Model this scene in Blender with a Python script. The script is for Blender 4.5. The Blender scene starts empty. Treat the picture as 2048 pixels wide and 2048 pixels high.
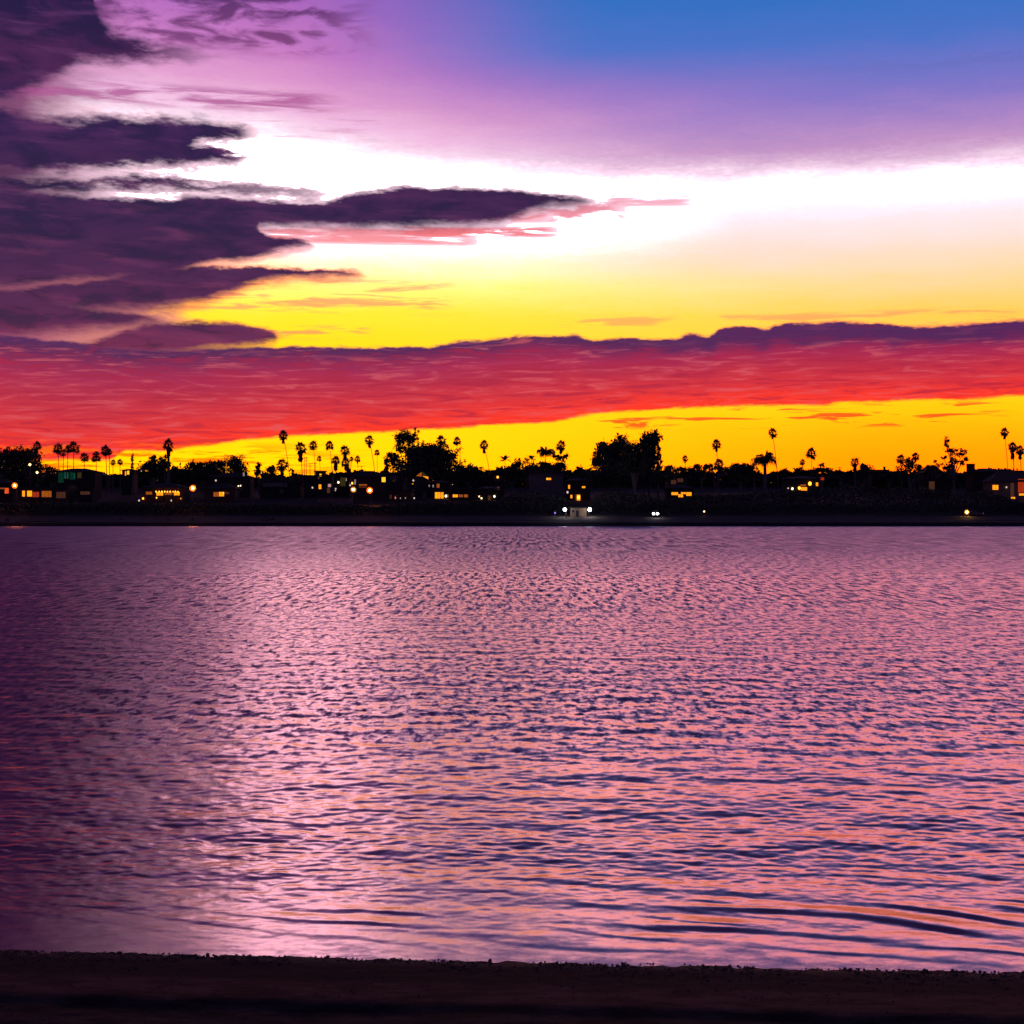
import bpy, math, random
import numpy as np
from mathutils import Vector
rng = random.Random(7)
npr = np.random.default_rng(11)
sc = bpy.context.scene
C = sc.collection

# ------------------------------------------------------------------ camera
CAM_H = 3.0                     # eye above the water, metres
F = 3000.0                      # focal length in pixels of the 2048 px photograph
HOR = 1033.6                    # row of the horizon in that photograph
cam_d = bpy.data.cameras.new('camera')
cam = bpy.data.objects.new('camera', cam_d)
C.objects.link(cam)
cam.location = (0, 0, CAM_H)
cam.rotation_euler = (math.radians(90), 0, 0)
cam_d.sensor_width = 36
cam_d.lens = 36 * F / 2048
cam_d.shift_y = (HOR - 1024) / 2048
cam_d.clip_start = 0.1
cam_d.clip_end = 20000
sc.camera = cam
sc.render.resolution_x = sc.render.resolution_y = 1024
sc.view_settings.view_transform = 'Standard'
sc.view_settings.look = 'None'
sc.view_settings.exposure = 0
sc.view_settings.gamma = 1
sc.view_settings.use_curve_mapping = False

# ------------------------------------------------------------------ sky (afterglow: the sun is down, all light is sky light)
world = bpy.data.worlds.new('World')
sc.world = world
world.use_nodes = True
nt = world.node_tree
nt.nodes.clear()

class S:                                     # tiny expression wrapper over shader sockets
    def __init__(s, k): s.k = k
    def __add__(a, b): return M('ADD', a, b)
    def __radd__(a, b): return M('ADD', b, a)
    def __sub__(a, b): return M('SUBTRACT', a, b)
    def __rsub__(a, b): return M('SUBTRACT', b, a)
    def __mul__(a, b): return M('MULTIPLY', a, b)
    def __rmul__(a, b): return M('MULTIPLY', b, a)
    def __truediv__(a, b): return M('DIVIDE', a, b)
TREE = [nt]
def new(t):
    return TREE[0].nodes.new(t)
def put(inp, v):
    if isinstance(v, S): TREE[0].links.new(v.k, inp)
    else: inp.default_value = v
def M(op, a, b=None, c=None, clamp=False):
    n = new('ShaderNodeMath'); n.operation = op; n.use_clamp = clamp
    for i, v in enumerate((a, b, c)):
        if v is not None: put(n.inputs[i], v)
    return S(n.outputs[0])
def sstep(x, lo, hi):
    n = new('ShaderNodeMapRange'); n.interpolation_type = 'SMOOTHSTEP'
    put(n.inputs[0], x); put(n.inputs[1], lo); put(n.inputs[2], hi)
    n.inputs[3].default_value = 0; n.inputs[4].default_value = 1
    return S(n.outputs[0])
def combine(x, y, z=0.0):
    n = new('ShaderNodeCombineXYZ')
    put(n.inputs[0], x); put(n.inputs[1], y); put(n.inputs[2], z)
    return S(n.outputs[0])
def noise(vec, scale=1.0, detail=4, rough=0.55, dist=0.0):
    n = new('ShaderNodeTexNoise')
    put(n.inputs['Vector'], vec)
    n.inputs['Scale'].default_value = scale; n.inputs['Detail'].default_value = detail
    n.inputs['Roughness'].default_value = rough; n.inputs['Distortion'].default_value = dist
    return S(n.outputs[0])
def mixc(f, a, b, mode='MIX'):
    n = new('ShaderNodeMix'); n.data_type = 'RGBA'; n.blend_type = mode; n.clamp_factor = True
    put(n.inputs[0], f)
    for i, v in ((6, a), (7, b)):
        if isinstance(v, S): TREE[0].links.new(v.k, n.inputs[i])
        else: n.inputs[i].default_value = (*v, 1)
    return S(n.outputs[2])
def mixf(f, a, b):
    n = new('ShaderNodeMix'); n.data_type = 'FLOAT'
    put(n.inputs[0], f); put(n.inputs[2], a); put(n.inputs[3], b)
    return S(n.outputs[0])
def ramp(x, stops, lo, hi, gain=1.0):
    """colour ramp over [lo, hi]; stops are (x, (r, g, b)) in linear light, may exceed 1"""
    n = new('ShaderNodeValToRGB'); r = n.color_ramp; r.interpolation = 'LINEAR'
    put(n.inputs[0], (x - lo) / (hi - lo))
    stops = sorted(stops)
    while len(r.elements) < len(stops): r.elements.new(0.5)
    for e, (p, c) in zip(r.elements, stops):
        e.position = (p - lo) / (hi - lo)
    for e, (p, c) in zip(r.elements, stops):
        e.color = (c[0] / gain, c[1] / gain, c[2] / gain, 1)
    o = S(n.outputs[0])
    if gain != 1.0:
        v = new('ShaderNodeVectorMath'); v.operation = 'SCALE'
        TREE[0].links.new(o.k, v.inputs[0]); v.inputs['Scale'].default_value = gain
        o = S(v.outputs[0])
    return o

A0, A1 = -24.0, 24.0                          # azimuth span of the cloud outline curves, degrees
E0, E1 = -1.0, 31.0                           # elevation span
K = 1932.0
def azel(x, y):                               # outline points were measured on a 1932 px print of the photograph
    X = (x / K * 2048 - 1024) / F; Y = (HOR - y / K * 2048) / F
    return math.degrees(math.atan(X)), math.degrees(math.atan(Y / math.sqrt(1 + X * X)))
def curve(azn, pts):
    """elevation of an outline as a function of azimuth, through measured points"""
    n = new('ShaderNodeFloatCurve')
    put(n.inputs['Value'], azn)
    cv = n.mapping.curves[0]
    pp = []
    for x, y in pts:
        a, e = azel(x, y)
        pp.append((min(max((a - A0) / (A1 - A0), 0), 1), min(max((e - E0) / (E1 - E0), 0), 1)))
    pp.sort()
    if pp[0][0] > 0.002: pp.insert(0, (0.0, pp[0][1]))
    if pp[-1][0] < 0.998: pp.append((1.0, pp[-1][1]))
    while len(cv.points) < len(pp): cv.points.new(0.5, 0.5)
    for p, q in zip(cv.points, pp):
        p.location = q
        p.handle_type = 'AUTO_CLAMPED'
    n.mapping.extend = 'HORIZONTAL'
    n.mapping.update()
    return S(n.outputs[0]) * (E1 - E0) + E0

tc = new('ShaderNodeTexCoord')
sep = new('ShaderNodeSeparateXYZ')
nt.links.new(tc.outputs['Generated'], sep.inputs[0])
dx, dy, dz = S(sep.outputs[0]), S(sep.outputs[1]), S(sep.outputs[2])
R2D = 180 / math.pi
az = M('ARCTAN2', dx, dy) * R2D
el = M('ARCSINE', dz) * R2D
azn = M('DIVIDE', az - A0, A1 - A0, clamp=True)

# noise fields, in degrees of sky
P = combine(az, el, 0.0)
wisp = noise(combine(az * 0.35, el * 1.6, 3.1), 1.0, 4, 0.55, 0.3)        # long horizontal wisps
lump = noise(combine(az * 1.1, el * 3.2, 9.7), 1.0, 5, 0.6)              # cauliflower edges
streak = noise(combine(az * 0.30, el * 2.0 + az * 0.08, 5.0), 1.0, 4, 0.55, 0.3)
fine = noise(combine(az * 3.0, el * 9.0, 1.0), 1.0, 3, 0.6)
eln = el + (lump - 0.5) * 0.9 + (wisp - 0.5) * 0.35 + (fine - 0.5) * 0.16
elp = el + (lump - 0.5) * 0.42 + (fine - 0.5) * 0.14                      # crisper outline for the deck

# clear sky: two elevation ramps, warmer to the left where the sun went down
right_stops = [(-5, (2.4, .25, 0)), (1.2, (2.4, .30, 0)), (2.6, (2.4, .40, 0)), (3.4, (2.2, .50, 0)), (4.2, (1.9, .64, 0)), (7.5, (2.0, .64, .09)),
               (8.7, (2.0, .70, .33)), (10.0, (3.0, .76, .66)), (11.2, (3.8, .86, .95)), (11.75, (4.6, 1.1, 1.4)), (12.1, (6.2, 3.4, 5.6)), (12.45, (1.6, 1.05, 1.2)), (12.85, (.86, .62, .80)),
               (13.35, (.60, .32, .57)), (14.2, (.42, .235, .56)), (15.3, (.22, .175, .57)), (17.2, (.07, .165, .57)), (19.2, (.022, .155, .53)),
               (22.5, (.050, .055, .22)), (31, (.030, .020, .10)), (60, (.012, .010, .05)), (90, (.008, .008, .04))]
left_stops = [(-5, (2.4, .72, 0)), (4.2, (2.2, .79, 0)), (6.6, (1.7, .79, 0)), (7.8, (2.2, .88, .03)), (8.8, (3.2, 1.1, .25)), (9.8, (3.0, 1.15, .85)), (10.5, (8.0, 2.2, 2.2)), (11.3, (13, 6.0, 7.2)),
              (12.1, (14, 7.6, 9.8)), (12.5, (3.0, 1.8, 2.1)), (12.95, (1.04, .84, .96)), (13.6, (.92, .54, .78)), (14.6, (.76, .34, .62)), (16.0, (.58, .19, .55)), (17.6, (.42, .13, .51)), (19.2, (.30, .095, .50)),
              (22.5, (.09, .05, .24)), (31, (.035, .02, .10)), (60, (.012, .010, .05)), (90, (.008, .008, .04))]
shift = ramp(az, [(-24, (.5, 0, 0)), (-9.5, (.30, 0, 0)), (-6, (.17, 0, 0)), (-2.5, (.07, 0, 0)), (0.8, (.03, 0, 0)), (6.5, (.0, 0, 0)), (18, (0, 0, 0))], -24, 24)
sh_sep = new('ShaderNodeSeparateColor'); nt.links.new(shift.k, sh_sep.inputs[0])
els = el + (fine - 0.5) * 0.45 + (wisp - .5) * .8 - S(sh_sep.outputs[0]) * 4.5 * sstep(el, 10.0, 13.5)
LO, HI = -5, 90
skR = ramp(els, right_stops, LO, HI, 14.0)
skL = ramp(els, left_stops, LO, HI, 14.0)
side = mixf(sstep(el, 8.0, 10.0) * (1.0 - sstep(el, 13.5, 16.0)), sstep(az, -9.0, 17.0), sstep(az, -5.0, 9.0))
side = mixf(sstep(el, 14.5, 17.5), side, sstep(az, -9.5, 4.0))
sky = mixc(side, skL, skR)

# cloud banks: each is the band between an upper and a lower outline
def bank(top, bot, st=0.25, sb=0.25, e=None):
    e = e or eln
    t = curve(azn, top) - e
    b = e - curve(azn, bot)
    return M('MULTIPLY', sstep(t, -st * .7, st * 1.0), sstep(b, -sb * .9, sb * 1.1))
def union(a, b): return 1.0 - (1.0 - a) * (1.0 - b)

hi = -150
banks = [
 bank([(0, hi), (150, hi), (178, 5), (205, 48), (260, 74), (330, 92), (400, 102), (440, 108), (1932, 108)],
      [(0, 190), (60, 165), (110, 140), (150, 122), (250, 116), (340, 112), (400, 106), (440, 100), (1932, 100)], .35, .35),
 bank([(0, 205), (100, 222), (220, 214), (320, 219), (400, 224), (450, 236), (492, 254), (1932, 262)],
      [(0, 300), (330, 300), (350, 276), (380, 266), (440, 262), (492, 250), (1932, 250)], .3, .2),
 bank([(0, 245), (320, 250), (355, 266), (420, 280), (465, 292), (480, 300), (1932, 300)],
      [(0, 328), (100, 326), (200, 318), (300, 314), (400, 310), (450, 302), (480, 290), (1932, 290)], .12, .3),
 bank([(0, 328), (80, 332), (160, 340), (190, 334), (280, 330), (330, 336), (420, 346), (520, 356), (600, 366), (625, 374), (1932, 380)],
      [(0, 366), (100, 364), (165, 362), (180, 356), (270, 358), (330, 360), (420, 366), (520, 372), (600, 374), (625, 368), (1932, 368)], .25, .25),
 bank([(0, 360), (120, 368), (250, 374), (328, 378), (345, 368), (470, 376), (560, 382), (620, 380), (650, 370), (720, 358), (800, 353), (900, 354), (1000, 363), (1060, 369), (1110, 376), (1135, 384), (1932, 390)],
      [(0, 470), (470, 470), (486, 432), (600, 430), (700, 432), (800, 431), (900, 428), (960, 418), (1020, 396), (1100, 388), (1135, 376), (1932, 370)], .12, .3, elp),
 bank([(0, 420), (470, 420), (496, 438), (540, 448), (585, 455), (600, 466), (1932, 470)],
      [(0, 545), (100, 536), (200, 530), (300, 524), (400, 503), (450, 498), (500, 488), (550, 474), (590, 464), (600, 455), (1932, 450)], .12, .3, elp),
 bank([(0, 545), (100, 536), (180, 528), (300, 506), (410, 502), (500, 503), (625, 507), (680, 513), (700, 524), (1932, 530)],
      [(0, 588), (120, 588), (250, 588), (350, 580), (410, 566), (450, 552), (490, 540), (560, 531), (620, 530), (680, 524), (700, 516), (1932, 510)], .12, .35, elp),
 bank([(0, 562), (100, 572), (200, 586), (262, 594), (300, 602), (330, 612), (1932, 620)],
      [(0, 636), (100, 630), (180, 622), (250, 616), (300, 610), (330, 602), (1932, 600)], .15, .3, elp),
 bank([(0, 640), (140, 646), (200, 634), (250, 619), (320, 607), (400, 607), (470, 613), (515, 624), (535, 636), (1932, 660)],
      [(0, 640), (140, 662), (200, 668), (300, 672), (400, 664), (470, 656), (515, 648), (535, 632), (1932, 630)], .15, .3, elp),
]
dens = banks[0]
for b in banks[1:]: dens = union(dens, b)
# veil joining the banks at the far left, and thick cloud further left and above, beyond the frame
veil_top = sstep(az + (wisp - .5) * 5.0, -14.0, -18.5)
veil = sstep(el, 5.8, 6.6) * veil_top * 0.96
beyond = sstep(az + (wisp - 0.5) * 16.0 - (el - 20.0) * 0.55, -12.0, -19.0) * sstep(el + (lump - .5) * 3, 18.0, 20.0) * (1.0 - sstep(el, 34.0, 46.0))
dens = union(dens, beyond)
around = (1.0 - sstep(M('ABSOLUTE', az), 60.0, 105.0))
dens = dens * around

# colour of thick cloud by elevation, streaked
core = ramp(el, [(0, (.55, .02, .03)), (6.0, (.20, .015, .075)), (7.2, (.085, .008, .07)), (9, (.050, .006, .062)), (11, (.024, .005, .055)),
                 (12.5, (.034, .007, .062)), (14.5, (.026, .006, .066)), (16, (.050, .008, .065)), (18, (.018, .005, .055)), (20, (.018, .005, .055)), (30, (.02, .01, .07))], 0, 30)
edge_c = ramp(el, [(0, (.9, .10, .05)), (7.5, (.36, .05, .14)), (12, (.28, .06, .20)), (18, (.33, .09, .30)), (30, (.15, .05, .2))], 0, 30)
body = mixc(M('MULTIPLY', sstep(streak, 0.48, 0.75), 0.32), core, edge_c)
shade = noise(combine(az * 0.42, el * 1.3, 60.0), 1.0, 5, 0.6, 0.5)
body = mixc(sstep(shade, 0.44, 0.60) * 0.42, body, mixc(0.5, core, (.12, .022, .11)))
body = mixc(sstep(shade, 0.50, 0.36) * 0.6, body, (.012, .004, .042))
# thin purple and pink wisps, drawn out from the banks
def patch(x0, y0, x1, y1, soft=0.6):
    a0, e1 = azel(x0, y0); a1, e0 = azel(x1, y1)
    return sstep(az, a0 - soft, a0 + soft) * (1.0 - sstep(az, a1 - soft * 3, a1 + soft)) * sstep(el, e0 - soft * .4, e0 + soft * .4) * (1.0 - sstep(el, e1 - soft * .4, e1 + soft * .4))
w2 = noise(combine(az * 0.50, el * 1.7, 21.0), 1.0, 5, 0.55, 0.5)
w3 = noise(combine(az * 0.30, el * 3.4, 31.0), 1.0, 6, 0.62, 0.4)
thin = patch(170, -60, 700, 104, .8) * sstep(w2, 0.42, 0.62) * 0.95
thin = union(thin, patch(170, -90, 580, 12, .5) * sstep(w2, 0.36, 0.5) * 0.75)
thin = union(thin, patch(-200, 118, 640, 214, .5) * sstep(w3, 0.40, 0.60) * 0.85)
thin = union(thin, patch(470, 208, 760, 270, .5) * sstep(w3, 0.50, 0.66) * 0.35)
thin = union(thin, patch(480, 424, 900, 462, .22) * sstep(w3, 0.36, 0.52) * 0.8)
thin = union(thin, patch(760, 428, 1050, 446, .2) * sstep(w3, 0.42, 0.5) * 0.9)
thin = union(thin, patch(900, 384, 1180, 416, .3) * sstep(w2, 0.44, 0.58) * 0.8)
thin = union(thin, patch(1150, 370, 1310, 386, .22) * sstep(w3, 0.44, 0.60) * 0.55)
thin = union(thin, patch(330, 520, 860, 592, .35) * sstep(w3, 0.45, 0.60) * 0.75)
thin = union(thin, patch(480, 612, 700, 640, .2) * sstep(w3, 0.48, 0.60) * 0.7)
thin = union(thin, patch(1060, 598, 1280, 616, .25) * sstep(w3, 0.42, 0.58) * 0.55)
thin = union(thin, patch(1360, 594, 1932, 612, .25) * sstep(w3, 0.44, 0.60) * 0.55)
thin = union(thin, patch(1130, 768, 1900, 800, .25) * sstep(w3, 0.52, 0.60) * 0.85)
thin_c = ramp(el, [(0, (1.0, .04, .0)), (4.6, (1.0, .04, .01)), (6.6, (1.2, .22, .10)), (8.6, (1.2, .30, .16)), (10.5, (.9, .18, .20)), (13, (.55, .12, .25)), (15.5, (.42, .09, .30)), (17.3, (.20, .045, .19)), (19, (.075, .018, .12)), (30, (.1, .04, .2))], 0, 30)
cover = M('MAXIMUM', M('MAXIMUM', dens, veil * around), thin * around)
sky = mixc(sstep(cover, 0.0, 0.16) * sstep(el, 9.0, 10.5), sky, (1.15, .78, .92), 'DARKEN')
veil_c = ramp(el + (wisp - .5) * 2.0, [(5, (.42, .06, .13)), (8, (.34, .07, .15)), (9.5, (.15, .022, .09)), (12, (.14, .022, .10)), (13.0, (.42, .12, .26)), (14.3, (.18, .035, .13)), (16, (.24, .05, .17)), (18, (.06, .012, .07))], 4, 20)
sky = mixc(veil * around, sky, veil_c)
sky = mixc(thin * around, sky, thin_c)
low_left = sstep(el, 5.0, 6.0) * sstep(az + (wisp - .5) * 6.0, -11.6, -14.0) * (1.0 - sstep(el + (lump - .5) * .8, 9.2, 9.8))
sky = mixc(low_left * around * 0.9, sky, (.50, .13, .20))
sky = mixc(dens, sky, body)

# the long red deck lying over the horizon
deck_top = [(0, 628), (120, 640), (250, 655), (530, 650), (600, 650), (700, 651), (800, 650), (870, 641), (930, 637), (985, 629), (1040, 630), (1081, 628), (1116, 638), (1191, 633), (1276, 633), (1306, 625),
            (1336, 630), (1361, 615), (1406, 611), (1441, 617), (1466, 609), (1516, 606), (1616, 604), (1666, 604), (1701, 611), (1766, 611), (1866, 604), (1932, 598)]
deck_bot = [(0, 874), (208, 874), (236, 856), (330, 852), (400, 845), (500, 832), (600, 825), (675, 821), (750, 816), (860, 810), (966, 804), (1041, 800), (1116, 786), (1196, 779), (1266, 776), (1381, 769), (1466, 766),
            (1556, 769), (1596, 763), (1816, 758), (1932, 749)]
eld = el + (lump - 0.5) * 0.35 + (fine - 0.5) * 0.12
dt = curve(azn, deck_top); db = curve(azn, deck_bot)
ragged = el + (wisp - 0.5) * 0.35 + (fine - 0.5) * 0.12
deck = sstep(dt - eld, 0.0, 0.16) * sstep(ragged - db, 0.0, 0.16)
tt = M('DIVIDE', el - db, dt - db, clamp=True) + (streak - 0.5) * 0.16 + sstep(az, 1.0, 9.0) * 0.07 * sstep(el, 5.0, 6.5)
deck_c = ramp(tt, [(-.15, (1.0, .035, .008)), (0.08, (1.0, .030, .018)), (.30, (.68, .022, .042)), (.55, (.47, .016, .060)), (.70, (.38, .012, .080)), (.84, (.20, .010, .085)), (.93, (.085, .009, .085)), (1.0, (.09, .014, .12))], -.15, 1.2)
s2 = noise(combine(az * 0.50, el * 5.2 - az * 0.10, 14.0), 1.0, 5, 0.60, 0.8)
deck_c = mixc(sstep(s2, 0.50, 0.68) * 0.50, deck_c, (.72, .11, .14))
deck_c = mixc(sstep(s2, 0.50, 0.34) * 0.65, deck_c, (.38, .006, .050))
deck_c = mixc(sstep(tt + (shade - .5) * .5 + sstep(az, -2.0, 9.0) * 0.12 - 0.08, 0.76, 0.98) * 0.85, deck_c, (.075, .010, .095))
# darker flank of the deck at the far left bottom stays red, with a few orange breaks
sky = mixc(deck * around, sky, deck_c)
rag2 = noise(combine(az * 0.5, el * 5.0, 40.0), 1.0, 5, 0.6)
low = sstep(az, -4.0, -10.0) * sstep(rag2, 0.47, 0.60) * (1.0 - sstep(el, 2.3, 3.0)) * 0.85
sky = mixc(low * around, sky, (1.3, .16, .0))

# away from the afterglow the sky falls to blue dusk
dusk = ramp(el, [(-5, (.10, .05, .12)), (5, (.12, .06, .16)), (12, (.06, .05, .16)), (30, (.02, .03, .14)), (90, (.008, .018, .10))], -5, 90)
glow_w = 1.0 - sstep(M('ABSOLUTE', az), 45.0, 110.0)
sky = mixc(glow_w, dusk, sky)
# physical twilight contribution, sun just under the horizon to the left
nish = new('ShaderNodeTexSky'); nish.sky_type = 'NISHITA'; nish.sun_disc = False
nish.sun_elevation = math.radians(-3); nish.sun_rotation = math.radians(-20)
bg1 = new('ShaderNodeBackground'); nt.links.new(sky.k, bg1.inputs[0]); bg1.inputs[1].default_value = 1.0
bg2 = new('ShaderNodeBackground'); nt.links.new(nish.outputs[0], bg2.inputs[0]); bg2.inputs[1].default_value = 0.05
ads = new('ShaderNodeAddShader')
nt.links.new(bg1.outputs[0], ads.inputs[0]); nt.links.new(bg2.outputs[0], ads.inputs[1])
wo = new('ShaderNodeOutputWorld'); nt.links.new(ads.outputs[0], wo.inputs[0])
world.cycles.sampling_method = 'MANUAL'
world.cycles.sample_map_resolution = 1024
# ------------------------------------------------------------------ helpers
def grid_mesh(name, X, Y, Z, mat, smooth=True):
    """quad sheet from 2-D arrays of coordinates"""
    r, c = X.shape
    me = bpy.data.meshes.new(name)
    me.vertices.add(r * c)
    me.vertices.foreach_set('co', np.stack([X, Y, Z], -1).astype(np.float32).ravel())
    i = np.arange(r * c).reshape(r, c)
    q = np.stack([i[:-1, :-1], i[:-1, 1:], i[1:, 1:], i[1:, :-1]], -1).reshape(-1, 4)
    n = len(q)
    me.loops.add(n * 4); me.loops.foreach_set('vertex_index', q.astype(np.int32).ravel())
    me.polygons.add(n)
    me.polygons.foreach_set('loop_start', np.arange(0, n * 4, 4, dtype=np.int32))
    me.polygons.foreach_set('use_smooth', np.full(n, smooth))
    me.update(calc_edges=True)
    me.materials.append(mat)
    o = bpy.data.objects.new(name, me); C.objects.link(o)
    return o
def material(name):
    m = bpy.data.materials.new(name); m.use_nodes = True
    TREE[0] = m.node_tree
    b = m.node_tree.nodes['Principled BSDF']
    return m, b
def simple(name, col, rough=0.8, var=0.3, scale=1.5, emit=None, strength=0.0):
    """plain surface with uneven colour"""
    m, b = material(name)
    g = new('ShaderNodeNewGeometry')
    f = noise(S(g.outputs['Position']), scale, 4, 0.6)
    c0 = tuple(v * (1 - var) for v in col); c1 = tuple(min(1, v * (1 + var)) for v in col)
    c = mixc(sstep(f, 0.3, 0.7), c0, c1)
    TREE[0].links.new(c.k, b.inputs['Base Color'])
    b.inputs['Roughness'].default_value = rough
    if emit:
        e = mixc(sstep(f, 0.3, 0.7), tuple(v * .75 for v in emit), emit)
        TREE[0].links.new(e.k, b.inputs['Emission Color'])
        b.inputs['Emission Strength'].default_value = strength
    return m
def setp(o, label=None, cat=None, group=None, kind=None):
    if label: o['label'] = label
    if cat: o['category'] = cat
    if group: o['group'] = group
    if kind: o['kind'] = kind
    return o

# ------------------------------------------------------------------ bay water
def shore_y(x): return 10.12 - 0.072 * x             # near waterline
water_m, b = material('bay_water')
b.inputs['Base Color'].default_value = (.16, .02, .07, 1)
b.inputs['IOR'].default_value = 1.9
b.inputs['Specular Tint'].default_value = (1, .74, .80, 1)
g = new('ShaderNodeNewGeometry')
spos = new('ShaderNodeSeparateXYZ'); TREE[0].links.new(g.outputs['Position'], spos.inputs[0])
wx, wy = S(spos.outputs[0]), S(spos.outputs[1])
patchy = noise(combine(wx * 0.02, wy * 0.008), 1.0, 4, 0.6)      # wind patches
ro = mixf(sstep(wy, 11.5, 40.0), 0.18, mixf(sstep(wy, 24.0, 200.0), 0.24, 0.38))
put(b.inputs['Roughness'], ro + (patchy - 0.5) * 0.10)
# small ripples as an uneven normal: calm by the sand, ruffled by the breeze further out
rn = new('ShaderNodeTexNoise'); put(rn.inputs['Vector'], combine(wx * 1.0, wy * 1.7))
rn.inputs['Scale'].default_value = 3.6; rn.inputs['Detail'].default_value = 5; rn.inputs['Roughness'].default_value = 0.78
amp = mixf(sstep(wy, 11.0, 45.0), 0.15, 0.22) * (0.75 + patchy * 0.5)
w_mid = sstep(wy, 16.0, 32.0) * (1.0 - sstep(wy, 90.0, 160.0)); w_far = sstep(wy, 70.0, 140.0)
# the breeze blows onshore: unresolved ripples show their steeper near faces, more so further out
ramp_bias = mixf(sstep(wy, 10.5, 14.0), 0.014, -0.014) - sstep(wy, 13.0, 28.0) * 0.050 - sstep(wy, 30.0, 110.0) * 0.022
w_m2 = sstep(wy, 34.0, 60.0) * (1.0 - sstep(wy, 110.0, 170.0))
n_mid = noise(combine(wx * 6.0, wy * 2.3, 3.0), 1.0, 3, 0.7); n_m2 = noise(combine(wx * 3.9, wy * 0.50, 5.0), 1.0, 3, 0.7); n_far = noise(combine(wx * 2.1, wy * 0.075, 7.0), 1.0, 3, 0.7)
def skew(n):                                                  # broad gentle backs, narrow steep near faces
    t = n - 0.5
    return M('MINIMUM', t, 0.0) * 1.25 + M('MAXIMUM', t, 0.0) * 0.4
tilt = skew(n_mid) * sstep(wy, 14.0, 24.0) * (1.0 - sstep(wy, 45.0, 75.0)) * 0.68 + skew(n_m2) * w_m2 * 0.95 + skew(n_far) * sstep(wy, 100.0, 170.0) * 1.0 + ramp_bias
vs = new('ShaderNodeVectorMath'); vs.operation = 'SUBTRACT'
TREE[0].links.new(rn.outputs['Color'], vs.inputs[0]); vs.inputs[1].default_value = (.5, .5, .5)
vm = new('ShaderNodeVectorMath'); vm.operation = 'MULTIPLY'
TREE[0].links.new(vs.outputs[0], vm.inputs[0]); put(vm.inputs[1], combine(amp * 0.8, amp, 0.0))
vt = new('ShaderNodeVectorMath'); vt.operation = 'ADD'
TREE[0].links.new(vm.outputs[0], vt.inputs[0]); put(vt.inputs[1], combine(0.0, tilt, 0.0))
va = new('ShaderNodeVectorMath'); va.operation = 'ADD'
TREE[0].links.new(vt.outputs[0], va.inputs[0]); TREE[0].links.new(g.outputs['Normal'], va.inputs[1])
vn_ = new('ShaderNodeVectorMath'); vn_.operation = 'NORMALIZE'
TREE[0].links.new(va.outputs[0], vn_.inputs[0]); TREE[0].links.new(vn_.outputs[0], b.inputs['Normal'])
b.inputs['Specular IOR Level'].default_value = 0.0
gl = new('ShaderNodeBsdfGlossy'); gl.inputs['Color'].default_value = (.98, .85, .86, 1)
TREE[0].links.new(b.inputs['Roughness'].links[0].from_socket, gl.inputs['Roughness'])
TREE[0].links.new(vn_.outputs[0], gl.inputs['Normal'])
fr = new('ShaderNodeFresnel'); fr.inputs['IOR'].default_value = 3.0
mx = new('ShaderNodeMixShader'); TREE[0].links.new(fr.outputs[0], mx.inputs[0])
TREE[0].links.new(b.outputs[0], mx.inputs[1]); TREE[0].links.new(gl.outputs[0], mx.inputs[2])
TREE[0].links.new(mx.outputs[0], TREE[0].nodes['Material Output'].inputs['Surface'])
TREE[0].links.new(vn_.outputs[0], fr.inputs['Normal'])

NR, NC = 820, 900
rows = np.linspace(1.0 / 9.2, 1.0 / 60.0, 640)
rows = np.concatenate([1 / rows, 1 / np.linspace(1.0 / 61, 1.0 / 476, 110)])
cols = np.concatenate([[-8, -4, -2, -1.5], np.linspace(-1.2, -.463, 150), np.linspace(-.46, .46, NC), np.linspace(.463, 1.2, 150), [1.5, 2, 4, 8]])
Yw, Tw = np.meshgrid(rows, cols, indexing='ij')
Xw = Yw * Tw
dY = np.gradient(rows)[:, None]
Z = np.zeros_like(Xw)
res = np.maximum(dY, Yw * np.minimum(np.abs(np.gradient(cols)), .02)[None, :])                          # local mesh spacing
wave_rng = np.random.default_rng(5)
def vnoise(X, Y, sx, sy, seed):
    r = np.random.default_rng(seed); g_ = r.random((64, 64))
    u, v = X / sx + 100, Y / sy + 100
    iu, iv = np.floor(u).astype(int), np.floor(v).astype(int)
    fu, fv = u - iu, v - iv; fu = fu * fu * (3 - 2 * fu); fv = fv * fv * (3 - 2 * fv)
    G = lambda a, b_: g_[a % 64, b_ % 64]
    return (G(iu, iv) * (1 - fu) + G(iu + 1, iv) * fu) * (1 - fv) + (G(iu, iv + 1) * (1 - fu) + G(iu + 1, iv + 1) * fu) * fv
for k in range(120):
    lam = 0.09 * (26 ** wave_rng.random())                     # 0.09 to 2.4 m
    th = math.radians(wave_rng.normal(0, 40) + 6)              # travel direction round the view axis
    kx, ky = math.sin(th) * 2 * math.pi / lam, math.cos(th) * 2 * math.pi / lam
    ph = wave_rng.random() * 6.283
    slope = 0.0155 if lam < .27 else (0.0065 if lam < .9 else 0.004)
    a = slope * lam / (2 * math.pi)
    w = np.clip((lam / res - 2.5) / 2.5, 0, 1)
    if w.max() <= 0: continue
    calm = np.clip((Yw - 10.5) / 3.0, 0.22, 1) if lam < .6 else np.clip((Yw - 10.5) / 3.5, 0.15, 1)
    arg = kx * Xw + ky * Yw + ph
    Z += a * w * calm * (np.sin(arg) + 0.3 * np.sin(2 * arg))
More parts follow.
